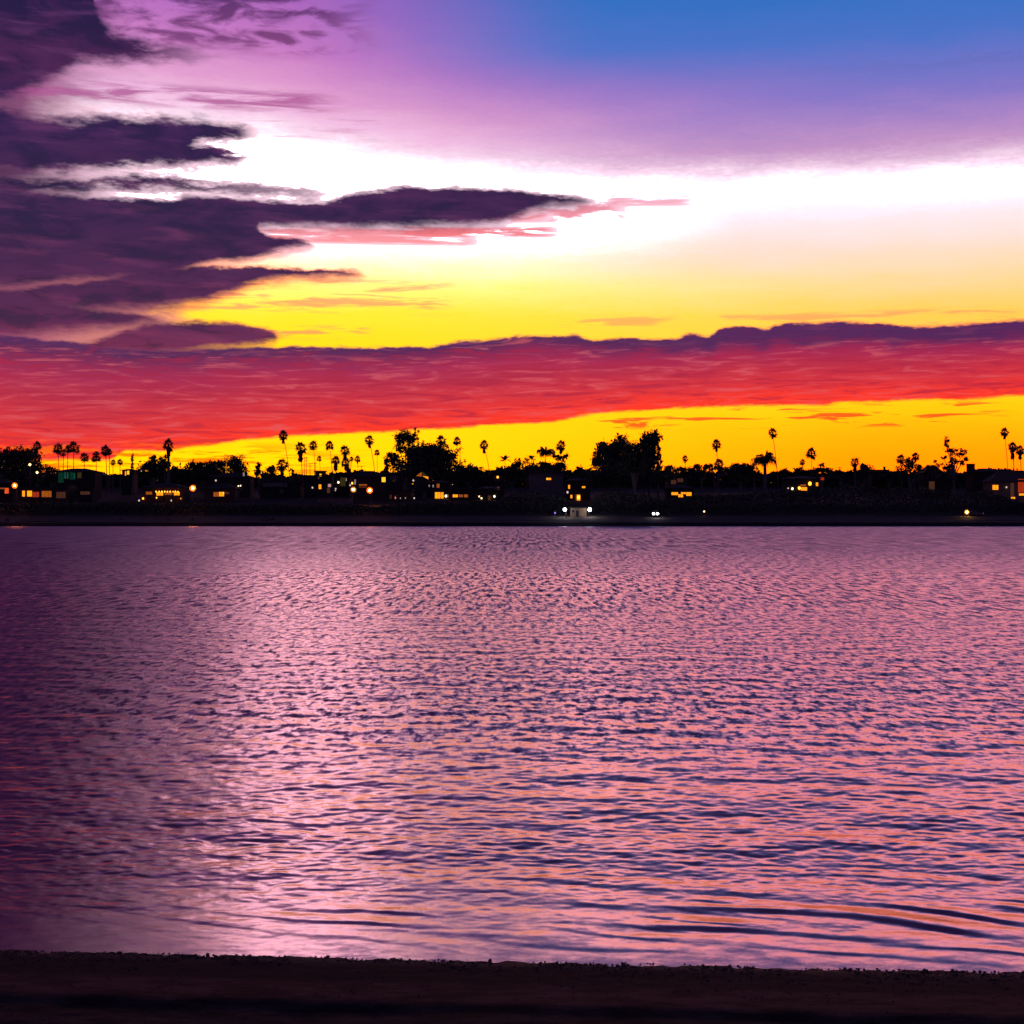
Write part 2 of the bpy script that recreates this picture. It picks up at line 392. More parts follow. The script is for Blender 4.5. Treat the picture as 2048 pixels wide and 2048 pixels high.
# shoaling wavelets sweeping obliquely onto the sand: steep narrow fronts, broad backs
for lam, amp, ang, y0, y1, seed in ((0.34, .016, 19, 9.9, 12.2, 1), (0.50, .016, 18, 10.4, 13.0, 2), (0.72, .007, 14, 11.0, 18, 3), (1.3, .005, 18, 13, 34, 4)):
    th = math.radians(ang)
    s_ = (math.sin(th) * Xw + math.cos(th) * Yw) / lam + 1.5 * vnoise(Xw, Yw, lam * 5, lam * 3, seed) + vnoise(Xw, Yw, lam * 1.6, lam * 1.6, seed + 9) * .25
    ph = s_ - np.floor(s_)
    prof = np.where(ph < 0.24, 0.5 - 0.5 * np.cos(ph / 0.24 * np.pi), 0.5 + 0.5 * np.cos((ph - 0.24) / 0.76 * np.pi))
    env = np.clip((Yw - y0) / 0.5, 0, 1) * np.clip((y1 - Yw) / (y1 - y0) * 2.2, 0, 1)
    env *= np.clip(vnoise(Xw, Yw, lam * 4.5, lam * 1.5, seed + 20) * 3.2 - 1.2, 0, 1)
    env *= np.clip((lam * .24 / res - 1.0), 0, 1) * np.clip(vnoise(Xw, Yw, lam * 2.2, lam * 1.1, seed + 40) * 2.6 - .45, 0, 1)
    Z += amp * env * np.clip(.45 + (Xw + 1.2) * .3, .2, 1.1) * (prof - .4)
sh = Yw - shore_y(Xw)
Z = np.where(sh < 0.9, Z * np.clip(sh / 0.9, 0.0, 1) ** 0.7, Z)
Z[:, :3] *= 0; Z[:, -3:] *= 0
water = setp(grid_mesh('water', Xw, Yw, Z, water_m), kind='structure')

# ------------------------------------------------------------------ near beach
sand_m, b = material('dark_sand')
g = new('ShaderNodeNewGeometry')
spos = new('ShaderNodeSeparateXYZ'); TREE[0].links.new(g.outputs['Position'], spos.inputs[0])
sx, sy = S(spos.outputs[0]), S(spos.outputs[1])
shore = sy + sx * 0.072                                      # 10.12 at the waterline
sn = noise(combine(sx, sy * 2.2), 2.2, 6, 0.62)
sf = noise(combine(sx, sy), 60.0, 3, 0.7)
edge_ = shore + (sn - 0.5) * 0.10
dry = mixc(sstep(sn, .35, .7), (.045, .022, .016), (.15, .076, .058))
wet = (.02, .014, .014)
weedy = mixc(sstep(sn, .4, .65), (.008, .006, .005), (.060, .042, .036))
c = mixc(sstep(edge_, 9.42, 9.56), mixc(sstep(edge_, 8.98, 9.02), weedy, dry), wet)
c = mixc(sf * 0.5, c, (.02, .015, .015))
put(b.inputs['Base Color'], c)
put(b.inputs['Roughness'], mixf(sstep(edge_, 9.9, 10.05), 0.95, 0.75))
put(b.inputs['Specular IOR Level'], mixf(sstep(edge_, 9.8, 10.05), 0.15, 0.25))
bp = new('ShaderNodeBump'); bp.inputs['Distance'].default_value = 0.012
put(bp.inputs['Height'], sf + sn * 2.0); TREE[0].links.new(bp.outputs[0], b.inputs['Normal'])
ys = np.concatenate([np.linspace(-30, 6, 12), np.linspace(6.2, 11.2, 260)])
xs = np.concatenate([np.linspace(-60, -8, 14)[:-1], np.linspace(-8, 8, 600), np.linspace(8, 60, 14)[1:]])
Yb, Xb = np.meshgrid(ys, xs, indexing='ij')
Yb2 = Yb - 0.072 * Xb
def fb(X, Y, s, seed): return vnoise(X, Y, s, s * .7, seed) + .5 * vnoise(X, Y, s * .45, s * .3, seed + 1) + .25 * vnoise(X, Y, s * .2, s * .14, seed + 2) - .875
d = 10.12 - Yb                                               # distance up the beach
zb = np.where(d < 0, d * 0.10, np.minimum(d, 1.12) * 0.06)
step = np.clip((d - 1.08) / 0.14, 0, 1)                        # little scarp left by the last high tide
zb += step * 0.03 * -1 + np.clip(d - 1.2, 0, 40) * 0.075
rough_up = np.clip((d - 1.0) / .5, 0, 1)
zb += fb(Xb, Yb, .9, 50) * (0.003 + 0.035 * rough_up) + fb(Xb, Yb, .16, 60) * (0.0025 + 0.011 * rough_up)
zb += np.where((d > -.05) & (d < .7), fb(Xb, Yb, .10, 70) * .005, 0)
setp(grid_mesh('beach', Xb, Yb2, np.minimum(zb, CAM_H - 1.5), sand_m), kind='structure')
# ------------------------------------------------------------------ far shore terrain
def W(px, py, D):                                # point at distance D seen at (px, py) of the 2048 px photograph
    return Vector(((px - 1024) / F * D, D, CAM_H + (HOR - py) / F * D))
PROF = [(455, -1.6), (468, -.15), (470.3, 0.0), (472, .35), (476, 1.25), (483, 2.2), (490, 3.3), (497, 4.2), (512, 7.3), (530, 8.8), (560, 10.5), (600, 13.0), (650, 17.0), (760, 19.0), (1500, 20), (9000, 20)]
PX = np.array([p[0] for p in PROF], float); PZ = np.array([p[1] for p in PROF], float)
def ground_z(y): return float(np.interp(y, PX, PZ))
land_m, b = material('far_ground')
g = new('ShaderNodeNewGeometry'); sp = new('ShaderNodeSeparateXYZ'); TREE[0].links.new(g.outputs['Position'], sp.inputs[0])
gx, gy, gz = S(sp.outputs[0]), S(sp.outputs[1]), S(sp.outputs[2])
gn = noise(combine(gx * .12, gy * .5), 1.0, 5, .6)
gh = gz + (gn - .5) * .7
c = mixc(sstep(gh, 3.0, 3.5), mixc(sstep(gh, 0.9, 1.4), (.010, .011, .014), mixc(gn, (.085, .068, .050), (.14, .11, .085))), mixc(gn, (.035, .030, .022), (.075, .062, .050)))
put(b.inputs['Base Color'], c); b.inputs['Roughness'].default_value = .95; b.inputs['Specular IOR Level'].default_value = .1
ty = np.concatenate([np.linspace(455, 500, 60), np.linspace(502, 660, 60), [700, 760, 1000, 1500, 3000, 9000]])
tx = np.concatenate([[-9000, -3000, -1200, -600], np.linspace(-400, 400, 300), [600, 1200, 3000, 9000]])
TY, TX = np.meshgrid(ty, tx, indexing='ij')
TZ = np.interp(TY, PX, PZ) + np.where((TY > 472) & (TY < 800), (vnoise(TX, TY, 14, 9, 90) - .5) * .5 + (vnoise(TX, TY, 4, 3, 91) - .5) * .16, 0)
TY2 = TY + np.where(TY < 480, (vnoise(TX, TY * 0, 25, 9, 92) - .5) * 2.4, 0)
setp(grid_mesh('far_shore_ground', TX, TY2, TZ, land_m), kind='structure')
seabed_m = simple('seabed', (.05, .04, .04))
bx_, by_ = np.meshgrid(np.array([-9000., 0, 9000.]), np.array([-2000., 11.6, 400, 9000.]), indexing='xy')
bz_ = np.full_like(bx_, -1.4)
setp(grid_mesh('seabed', bx_, by_, bz_, seabed_m), kind='structure')

# ------------------------------------------------------------------ mesh builder
class MB:
    def __init__(s): s.v = []; s.f = []; s.mi = []; s.cur = 0
    def add(s, vs, fs):
        o = len(s.v); s.v += [tuple(p) for p in vs]; s.f += [tuple(i + o for i in f) for f in fs]; s.mi += [s.cur] * len(fs)
    def box(s, x0, x1, y0, y1, z0, z1):
        s.add([(x0, y0, z0), (x1, y0, z0), (x1, y1, z0), (x0, y1, z0), (x0, y0, z1), (x1, y0, z1), (x1, y1, z1), (x0, y1, z1)],
              [(0, 3, 2, 1), (4, 5, 6, 7), (0, 1, 5, 4), (1, 2, 6, 5), (2, 3, 7, 6), (3, 0, 4, 7)])
    def tube(s, pts, rad, n=7):
        rings = []
        for i, p in enumerate(pts):
            p = Vector(p); a = Vector(pts[max(i - 1, 0)]); c_ = Vector(pts[min(i + 1, len(pts) - 1)])
            t = (c_ - a).normalized(); u = t.cross(Vector((0, 1, 0.01))).normalized(); w = t.cross(u)
            rings.append([p + (u * math.cos(k * 6.283 / n) + w * math.sin(k * 6.283 / n)) * rad[i] for k in range(n)])
        vs = [q for r in rings for q in r]; fs = []
        for i in range(len(pts) - 1):
            for k in range(n):
                fs.append((i * n + k, i * n + (k + 1) % n, (i + 1) * n + (k + 1) % n, (i + 1) * n + k))
        fs.append(tuple(range(n))[::-1]); fs.append(tuple(range((len(pts) - 1) * n, len(pts) * n)))
        s.add(vs, fs)
    def sphere(s, c_, r, n=8, m=6, sz=1.0):
        vs = []; fs = []
        for i in range(m + 1):
            t = math.pi * i / m
            for k in range(n):
                a = 6.283 * k / n
                vs.append((c_[0] + r * math.sin(t) * math.cos(a), c_[1] + r * math.sin(t) * math.sin(a), c_[2] + r * sz * math.cos(t)))
        for i in range(m):
            for k in range(n):
                fs.append((i * n + k, (i + 1) * n + k, (i + 1) * n + (k + 1) % n, i * n + (k + 1) % n))
        s.add(vs, fs)
    def mesh(s, name, mat):
        me = bpy.data.meshes.new(name); me.from_pydata(s.v, [], s.f)
        for m_ in (mat if isinstance(mat, list) else [mat]): me.materials.append(m_)
        if isinstance(mat, list): me.polygons.foreach_set('material_index', s.mi)
        me.update(); return me
    def build(s, name, mat, parent=None, loc=None, me=None):
        return link(name, s.mesh(name, mat), parent, loc)
def link(name, me, parent=None, loc=None):
    o = bpy.data.objects.new(name, me); C.objects.link(o)
    if parent is not None: o.parent = parent
    if loc is not None: o.location = loc
    return o
def empty(name, loc, label, cat, group=None):
    o = bpy.data.objects.new(name, None); C.objects.link(o); o.location = loc; o.empty_display_size = .3
    return setp(o, label, cat, group)

leaf_m = simple('dark_foliage', (.045, .055, .028), .75, .45, .5)
palm_m = simple('palm_foliage', (.060, .060, .030), .7, .4, .8)
skirt_m = simple('dead_fronds', (.10, .07, .045), .9, .3, .8)
bark_m = simple('grey_bark', (.14, .11, .09), .9, .35, 2)
pale_m = simple('pale_bark', (.14, .11, .095), .8, .2, 1.5)
pole_m = simple('weathered_pole', (.11, .09, .08), .9, .2, 2)
metal_m = simple('dark_metal', (.08, .08, .085), .5, .2, 2)

# ------------------------------------------------------------------ palms
def fan_crown(seed):
    r = random.Random(seed); m = MB()
    for k in range(34):
        a = k * 2.399 + r.uniform(-.3, .3)
        e = math.radians(82 - 128 * ((k + .5) / 34) ** 0.9 + r.uniform(-9, 9))
        d_ = Vector((math.cos(a) * math.cos(e), math.sin(a) * math.cos(e), math.sin(e)))
        side = d_.cross(Vector((0, 0, 1))).normalized(); up = side.cross(d_)
        side = (side * math.cos(r.uniform(-.6, .6)) + up * r.uniform(-.6, .6)).normalized()
        pl = r.uniform(.34, .52); hub = d_ * pl; w = .018
        m.add([side * w, side * -w, hub - side * w, hub + side * w], [(0, 1, 2, 3)])
        n = 9
        for j in range(n):
            t = math.radians(-95 + 190 * j / (n - 1)) + r.uniform(-.06, .06)
            L = r.uniform(.38, .55) * (1 - .25 * abs(t) / 1.7)
            tip = hub + (d_ * math.cos(t) + side * math.sin(t)) * L + Vector((0, 0, -.10 - .12 * r.random()))
            q = (d_ * -math.sin(t) + side * math.cos(t)) * .055
            mid = hub + (tip - hub) * .55
            m.add([hub, mid + q, tip, mid - q], [(0, 1, 2, 3)])
    m.sphere((0, 0, 0), .13, 6, 4)
    return m.mesh('crown', palm_m)
def skirt_mesh(seed):
    r = random.Random(seed); m = MB()
    for k in range(46):
        a = r.uniform(0, 6.283); z0 = r.uniform(-.05, -.75); L = r.uniform(.30, .50); o = .06 + .14 * r.random() * (1 + z0 * .6)
        t = Vector((math.cos(a), math.sin(a), 0)); s_ = Vector((-math.sin(a), math.cos(a), 0)) * r.uniform(.07, .13)
        m.add([t * .05 + Vector((0, 0, z0)), t * (o + .05) + s_ + Vector((0, 0, z0 - L * .6)), t * (o + .02) + Vector((0, 0, z0 - L)), t * (o + .05) - s_ + Vector((0, 0, z0 - L * .6))], [(0, 1, 2, 3)])
    return m.mesh('skirt', skirt_m)
def feather_crown(seed, n=24, paddle=False):
    r = random.Random(seed); m = MB()
    for k in range(n):
        a = k * 2.399 + r.uniform(-.3, .3); e = math.radians(r.uniform(15, 78)); L = r.uniform(.85, 1.1)
        h = Vector((math.cos(a), math.sin(a), 0)); pts = []
        for j in range(7):
            t = j / 6; pts.append(h * (L * math.cos(e) * t + .25 * t * t) + Vector((0, 0, L * math.sin(e) * t - (.52 if not paddle else .55) * t * t)))
        s_ = Vector((-math.sin(a), math.cos(a), 0))
        for j in range(6):
            w0 = (.025 if not paddle else .16 * math.sin(math.pi * (j / 6) ** .8)); w1 = (.02 if not paddle else .16 * math.sin(math.pi * ((j + 1) / 6) ** .8) + .01)
            m.add([pts[j] - s_ * w0, pts[j] + s_ * w0, pts[j + 1] + s_ * w1, pts[j + 1] - s_ * w1], [(0, 1, 2, 3)])
            if not paddle:
                for q in (-1, 1):
                    for u in (0, .5):
                        p0 = pts[j].lerp(pts[j + 1], u); p1 = pts[j].lerp(pts[j + 1], u + .42)
                        tip = p1 + s_ * q * .30 * (1 - j / 9) + Vector((0, 0, -.22 - .2 * r.random())) + h * .05
                        m.add([p0, p1, tip], [(0, 1, 2)])
    return m.mesh('crown', palm_m)
FAN = [fan_crown(i) for i in range(6)]; SKIRT = [skirt_mesh(i) for i in range(3)]
FEATHER = [feather_crown(20 + i) for i in range(3)]; PADDLE = feather_crown(30, 11, True)
def palm(cx, cy, r, bx, by, label, D=575, kind='fan', skirt=1.0, wide=1.0, tall=1.0, trunk=.17, bend=.0):
    """cx, cy: crown heart; r: crown radius; bx, by: where the trunk leaves sight - all in photograph pixels, at distance D"""
    s = D / F
    top = W(cx, cy, D); vis = W(bx, by, D)
    gz_ = ground_z(D) - .3
    # carry the lean on down to the ground
    t = (top.z - gz_) / max(top.z - vis.z, .5)
    base = Vector((top.x + (vis.x - top.x) * min(t, 1.35 if abs(bx - cx) > 4 else 1.2), D, gz_))
    root = empty('palm_tree', base, label, 'palm', 'palms on the far shore')
    m = MB(); pts = []; rad = []
    for j in range(9):
        u = j / 8; p = base.lerp(top, u); p = p + Vector(((top.x - base.x) * (-.16 + bend) * math.sin(math.pi * u), 0, 0))
        pts.append(p - base); rad.append(trunk * (1.45 - .75 * u ** .5) * (1.0 if j else 1.25))
    m.tube(pts, rad, 8); m.build('trunk', bark_m, root)
    R = r * s * 1.42
    me = {'fan': FAN, 'feather': FEATHER}.get(kind, [PADDLE])
    c_ = link('crown', me[rng.randrange(len(me))], root, top - base)
    c_.scale = (R * wide, R * wide, R * tall * 1.12); c_.rotation_euler = (rng.uniform(-.08, .08), rng.uniform(-.12, .12), rng.uniform(0, 6.28))
    if skirt and kind == 'fan':
        k_ = link('skirt', SKIRT[rng.randrange(3)], root, top - base); k_.scale = (R * min(skirt, 1.6) * 1.0, R * min(skirt, 1.6), R * .95 * skirt); k_.rotation_euler.z = rng.uniform(0, 6.28)
    return root
G1 = 'at the far left'
palm(74, 892, 9, 78, 925, 'palm rising from behind the big dark tree at the far left edge', 590, skirt=1.1)
palm(115.5, 897, 10.5, 119, 934, 'broad headed palm, left one of the cluster above the green lit house', 580, skirt=.5)
palm(126.5, 906, 6.5, 127, 934, 'small low palm hugging the broad palm above the green lit house', 590, skirt=.8)
palm(136, 898, 7.5, 134.6, 934, 'thin palm in the middle of the cluster above the green lit house', 585, skirt=.5)
palm(147.5, 895, 11.5, 147, 934, 'largest palm at the right of the cluster above the green lit house', 580, skirt=.6)
palm(169, 915, 9.5, 168, 935, 'short palm over the ridge of the green lit house roof', 585, skirt=.5)
palm(192.5, 917, 10, 192, 939, 'flat topped palm over the right slope of the green lit house', 590, skirt=.3, tall=.7)
palm(192.5, 907, 7, 192.5, 938, 'spiky thin palm peeping over the flat topped palm', 600, skirt=.2, tall=.6)
palm(211, 901, 10, 214, 950, 'bushy palm with a dense heart, left of a twin pair', 580, skirt=.8)
palm(218.5, 904, 6.5, 219, 950, 'small palm on the right of a twin pair, touching the bushy palm', 585, skirt=.4)
palm(226, 925, 6, 226, 945, 'very low palm showing between the twin pair and two small lit windows', 600, skirt=.6)
palm(240, 924, 6, 240, 945, 'low palm straight above two small lit windows', 600, skirt=.8)
palm(337, 890, 11, 337, 935, 'stout palm with a thick shaggy trunk left of the round orange lamp', 570, skirt=1.5, trunk=.62, tall=1.1)
palm(564, 930, 13, 563, 950, 'low broad palm with a wide dense crown beside the tallest leaning palm', 575, skirt=1.1, tall=.9)
palm(566.5, 871, 9.5, 578, 948, 'tall thin palm leaning left, its crown reaching up into the red cloud', 575, skirt=1.2, trunk=.14)
palm(601, 896, 11.5, 605, 962, 'heavy crowned palm with a long brown skirt left of the power poles', 570, skirt=1.7)
palm(626, 891, 9.5, 632.5, 942, 'thin leaning palm rising behind the flat roofed house', 580, skirt=.6, trunk=.13)
palm(638.5, 917, 5.5, 642, 940, 'small slim palm right behind the flat roofed house', 600, skirt=.8, trunk=.10)
palm(659, 891, 9, 665, 945, 'slim palm with a ragged two lobed crown right of the flat roofed house', 580, skirt=.5, trunk=.13)
palm(671.5, 921, 9, 673, 950, 'low dense palm under the slim ragged one', 575, skirt=1.6)
palm(690, 901, 10.5, 694, 945, 'shaggy palm of two tiers left of the wide hipped roof', 575, skirt=1.3)
palm(691, 925, 9.5, 690, 948, 'lower dark palm standing right below the two tier palm', 580, skirt=1.1)
palm(703, 918, 5, 700, 945, 'tiny palm tucked against the right of the two tier palm', 600, skirt=.5)
palm(715, 918, 6.5, 716.6, 942, 'small palm alone above the wide hipped roof', 600, skirt=1.0, trunk=.11)
palm(739, 880, 9.5, 749.6, 942, 'tall palm leaning left from the right end of the wide hipped roof', 575, skirt=1.2, trunk=.14)
palm(754, 905, 6, 755, 942, 'shorter straight palm beside the tall leaning one over the hipped roof', 590, skirt=.4, trunk=.10)
palm(882, 881, 10, 883, 900, 'palm whose crown stands out of the top of the big dome shaped tree', 585, skirt=.9)
palm(914, 882, 8.5, 915.5, 905, 'palm above the feathery tree right of the big dome shaped tree', 590, skirt=.8, trunk=.11)
palm(968, 890, 9, 980, 948, 'tall thin palm leaning left, alone between the dome tree and the broad leaved plant', 575, skirt=1.3, trunk=.12)
palm(1090.6, 905, 13, 1091, 930, 'loose wide palm with separate drooping fronds above the pale walled block', 585, skirt=.3, kind='feather', tall=1.5)
palm(1121.6, 891, 10, 1122, 925, 'tall dark palm growing out of a tree at the corner of the pale walled block', 580, skirt=1.2)
palm(1370, 917, 6.5, 1372, 937, 'small egg shaped palm right of the tall gum trees', 600, skirt=1.0, trunk=.13)
palm(1433, 889, 9.5, 1435.5, 925, 'straight palm with an oval crown over a bushy low palm', 580, skirt=1.1, trunk=.15)
palm(1437.5, 929, 11, 1437, 950, 'bushy low palm at the foot of the oval crowned palm', 575, skirt=.8)
palm(1530, 920, 17, 1530, 952, 'stout palm with long arching fronds and a thick trunk', 575, kind='feather', trunk=.75, tall=1.5)
palm(1545, 866, 9.5, 1554, 944, 'tallest palm of the right half, a long thin trunk leaning left', 570, skirt=.9, trunk=.15)
palm(1604.6, 924, 6, 1605, 940, 'tiny palm left of the open crowned palm in the right half', 600, skirt=.9, trunk=.12)
palm(1623, 907, 11, 1623.5, 942, 'open crowned palm with gaps between its fan leaves, in the right half', 580, skirt=.2, trunk=.14)
palm(1709.6, 924, 9.5, 1710, 945, 'short palm with a pointed skirt standing alone on the ridge in the right half', 580, skirt=1.4, trunk=.22)
palm(1801.5, 918, 9, 1803, 940, 'ragged left palm of a low pair left of the spreading pine', 580, skirt=.8)
palm(1831, 913, 8, 1829, 940, 'narrow right palm of a low pair left of the spreading pine', 580, skirt=1.0)
palm(2009, 864, 8.5, 2015.5, 938, 'tall slender palm near the right edge', 575, skirt=1.2, trunk=.14)
palm(2025, 893, 9, 2029, 942, 'heavy palm with a long dense skirt beside the slender one at the right edge', 570, skirt=2.0, trunk=.2)
palm(2040, 900, 9, 2043, 942, 'last palm at the right edge, half behind the heavy skirted one', 575, skirt=1.5)
palm(1010, 921, 14, 1011, 940, 'broad leaved plant with curved paddle leaves left of the picture middle', 575, kind='paddle', trunk=.12)
palm(1063, 919, 14, 1063, 935, 'paddle leaved plant on the hedge above the pale walled block', 575, kind='paddle', trunk=.12)

# ------------------------------------------------------------------ leafy trees
def leaves(m, c_, rx, ry, rz, n, size, r, clump=1.0):
    """leaf sprays gathered in clumps through an ellipsoid"""
    nc = max(3, int(n / 34)); cl = []
    while len(cl) < nc:
        p = Vector((r.uniform(-1, 1), r.uniform(-1, 1), r.uniform(-1, 1)))
        if p.length < 1 and (p.length > .45 or r.random() < .35): cl.append(p)
    for k in range(n):
        q = cl[r.randrange(nc)]; sg = .24 * clump
        p = Vector((q.x + r.gauss(0, sg), q.y + r.gauss(0, sg), q.z + r.gauss(0, sg)))
        p = Vector((c_.x + p.x * rx, c_.y + p.y * ry, c_.z + p.z * rz))
        a = Vector((r.gauss(0, 1), r.gauss(0, 1), r.gauss(0, 1))).normalized(); b_ = a.cross(Vector((r.gauss(0, 1), r.gauss(0, 1), r.gauss(0, 1)))).normalized()
        L = size * r.uniform(.6, 1.3)
        m.add([p - a * L, p + b_ * L * .45, p + a * L, p - b_ * L * .45], [(0, 1, 2, 3)])
def tree(blobs, bx, by, label, D=580, name='tree', cat='tree', dens=1.0, size=.42, bark=None, tr=.35, group='trees on the far shore', core=True, seed=None):
    """blobs: (cx, cy, rx, ry) of the crown's masses in photograph pixels"""
    r = random.Random(seed or int(bx * 7 + by)); s = D / F
    gz_ = ground_z(D) - .3
    base = W(bx, by, D); base.z = gz_
    root = empty(name, base, label, cat, group)
    m = MB(); lim = MB()
    for (cx, cy, rx, ry) in blobs:
        c_ = W(cx, cy, D) - base; c_.y += r.uniform(-.3, .3) * rx * s
        X, Z_ = rx * s * 1.12, ry * s * 1.12
        n = int(dens * (40 * X * Z_ + 40))
        leaves(m, c_, X * .95, max(X * .8, 1.2), Z_ * .95, min(n, 4200), size, r, min(1.0, 2.2 / max(X, Z_) + .35))
        if core:
            leaves(m, c_, X * .80, X * .7, Z_ * .80, int(dens * (13 * X * Z_ + 14)), size * 1.9, r, 1.5)
        st = Vector((0, 0, max(c_.z - 2.5 * Z_, 1.0) * .55)); e_ = c_ - Vector((0, 0, Z_ * .2))
        mid = st.lerp(e_, .5) + Vector((r.uniform(-.5, .5), r.uniform(-.5, .5), .3))
        lim.tube([Vector((0, 0, 0)), st, mid, e_], [tr * 1.25, tr, tr * .55, tr * .18], 6)
    lim.build('trunk', bark or bark_m, root)
    m.build('crown', leaf_m, root)
    return root
tree([(10, 918, 26, 18), (36, 916, 22, 20), (60, 925, 22, 22), (40, 955, 42, 24), (5, 950, 25, 25), (74, 945, 10, 18)], 45, 1000, 'big dark spreading tree filling the far left edge of the skyline', 560, dens=1.5)
tree([(98, 940, 12, 8), (108, 950, 10, 12)], 103, 980, 'low dark tree left of the green lit house', 600)
tree([(305, 928, 14, 10), (297, 940, 20, 14), (322, 938, 14, 12)], 303, 990, 'dark rounded tree left of the stout shaggy palm', 575, dens=1.3)
tree([(328, 918, 7, 7), (330, 932, 9, 12), (350, 942, 14, 8)], 331, 985, 'leafy tree hugging the stout shaggy palm', 572, dens=1.3)
tree([(305, 915, 5, 4), (308, 921, 7, 5)], 307, 960, 'tiny bright edged treetop poking up left of the stout palm', 600, dens=.8)
tree([(372, 940, 22, 8), (400, 934, 24, 10), (430, 930, 20, 9), (425, 944, 36, 12), (375, 952, 30, 12)], 405, 990, 'long flat dark tree above the round orange lamp', 580, dens=1.3)
tree([(468, 926, 14, 12), (475, 942, 18, 18), (484, 960, 12, 16)], 473, 995, 'dense dark tree at the foot of the bare feathery branches', 575, dens=1.4)
tree([(452, 922, 9, 12), (470, 911, 14, 7), (486, 915, 8, 10), (492, 930, 4, 14), (445, 925, 5, 8)], 470, 990, 'thin feathery tree whose fine branches fan out against the yellow sky', 590, dens=.35, size=.28, core=False)
tree([(265, 918, 2.6, 10), (265, 935, 3.4, 14)], 265, 985, 'narrow spire of a tree between two small lit windows and the dark trees', 575, dens=1.0, size=.3)
tree([(517, 932, 5, 7), (516, 944, 8, 8), (528, 948, 10, 6)], 519, 985, 'small pointed tree left of the broad low palm', 580)
tree([(541, 937, 7, 6), (541, 948, 10, 9)], 541, 985, 'small round tree beside the pale walled house', 580, dens=1.3)
tree([(584, 944, 4, 6), (592, 955, 8, 5)], 586, 990, 'thin shrub like tree right of the pale walled house', 590, dens=.8)
tree([(697, 938, 5, 5), (705, 946, 6, 6)], 700, 985, 'small tree at the left end of the wide hipped roof', 580)
tree([(806, 872, 13, 12), (822, 876, 12, 14), (800, 888, 12, 16), (820, 892, 12, 12)], 812, 985, 'tall dark gum tree leaning over the left of the dome shaped tree', 590, dens=1.0)
tree([(833, 862, 6, 6), (828, 872, 7, 7), (838, 882, 6, 9), (848, 886, 5, 6)], 834, 985, 'airy treetop that touches the red cloud left of the dome shaped tree', 595, dens=.55, core=False)
tree([(785, 914, 9, 9), (778, 925, 7, 12), (792, 930, 14, 16), (774, 940, 4, 6)], 786, 985, 'lower dark tree at the left foot of the dome shaped tree', 585, dens=1.2)
tree([(855, 918, 36, 26), (880, 922, 26, 26), (838, 912, 22, 20), (860, 902, 20, 12), (850, 940, 46, 16)], 860, 992, 'largest tree, a dense black dome over the house with the lit gable', 572, dens=1.9)
tree([(905, 908, 9, 10), (921, 903, 10, 8), (912, 918, 8, 10), (925, 920, 6, 12), (905, 930, 9, 10)], 912, 985, 'feathery open tree on the right shoulder of the dome shaped tree', 590, dens=.55, core=False, size=.36)
tree([(916, 938, 14, 9), (938, 939, 10, 9), (955, 940, 9, 8), (935, 950, 34, 12), (970, 950, 14, 8)], 935, 990, 'row of dark bushy treetops right of the dome shaped tree', 585, dens=1.2)
tree([(1010, 943, 18, 9), (1035, 926, 7, 8), (1034, 940, 14, 10), (1018, 950, 30, 12)], 1024, 990, 'dark tree under the broad leaved plant near the middle', 580, dens=1.2)
tree([(1052, 920, 9, 3), (1045, 928, 4, 8), (1060, 927, 6, 8), (1052, 938, 10, 5)], 1052, 985, 'ring shaped bush with a bright gap on the hedge', 585, dens=.6, core=False)
tree([(1072, 938, 18, 9), (1096, 934, 16, 8), (1116, 936, 12, 10), (1095, 945, 34, 9)], 1095, 990, 'clipped dark hedge tree above the pale walled block', 575, dens=1.6)
tree([(1112, 914, 7, 4), (1122, 918, 8, 5), (1132, 915, 6, 6), (1125, 930, 8, 10)], 1122, 990, 'spreading tree under the tall dark palm at the corner of the pale block', 578, dens=.8)
tree([(1142, 947, 12, 5), (1160, 941, 7, 7), (1165, 948, 16, 6), (1178, 944, 10, 6)], 1158, 985, 'low ragged treetops left of the tall gum trees', 590, dens=.8)
g3 = 'tall gum trees in a clump'
tree([(1198, 912, 9, 14), (1207, 896, 11, 13), (1213, 906, 6, 14), (1193, 925, 8, 10), (1210, 930, 17, 12), (1218, 915, 10, 16)], 1212, 1024, 'left tree of the gum clump, its crown drooping at the edge', 545, dens=1.7, group=g3)
tree([(1226, 902, 12, 16), (1243, 884, 12, 13), (1232, 918, 14, 14), (1243, 908, 10, 14), (1230, 934, 16, 10)], 1238, 1024, 'middle left tree of the gum clump with a high rounded top', 550, dens=2.0, group=g3)
tree([(1268, 895, 13, 12), (1276, 910, 10, 12), (1260, 916, 14, 14), (1258, 934, 24, 12), (1254, 900, 9, 12), (1281, 920, 10, 14)], 1269, 1030, 'gum tree of the clump with a pale bare trunk bent near the ground', 505, dens=2.0, bark=pale_m, group=g3, tr=.28)
tree([(1290, 888, 10, 18), (1306, 874, 11, 13), (1296, 906, 12, 18), (1303, 892, 10, 14), (1288, 928, 18, 16), (1306, 912, 10, 14)], 1298, 1024, 'tallest tree of the gum clump, narrow and dense', 548, dens=2.0, group=g3)
tree([(1318, 876, 6, 7), (1316, 890, 6, 9), (1321, 903, 6, 10), (1318, 920, 7, 13), (1308, 924, 9, 12)], 1316, 1024, 'right tree of the gum clump, broken up by gaps of sky', 552, dens=1.2, core=False, group=g3)
tree([(1240, 950, 50, 20), (1300, 952, 40, 18), (1205, 955, 30, 16)], 1255, 1000, 'broad dark undergrowth tree below the gum clump', 540, dens=1.2)
tree([(1340, 938, 9, 6), (1358, 942, 14, 7), (1376, 943, 12, 7)], 1356, 985, 'low even treetops under the egg shaped palm', 590, dens=1.3)
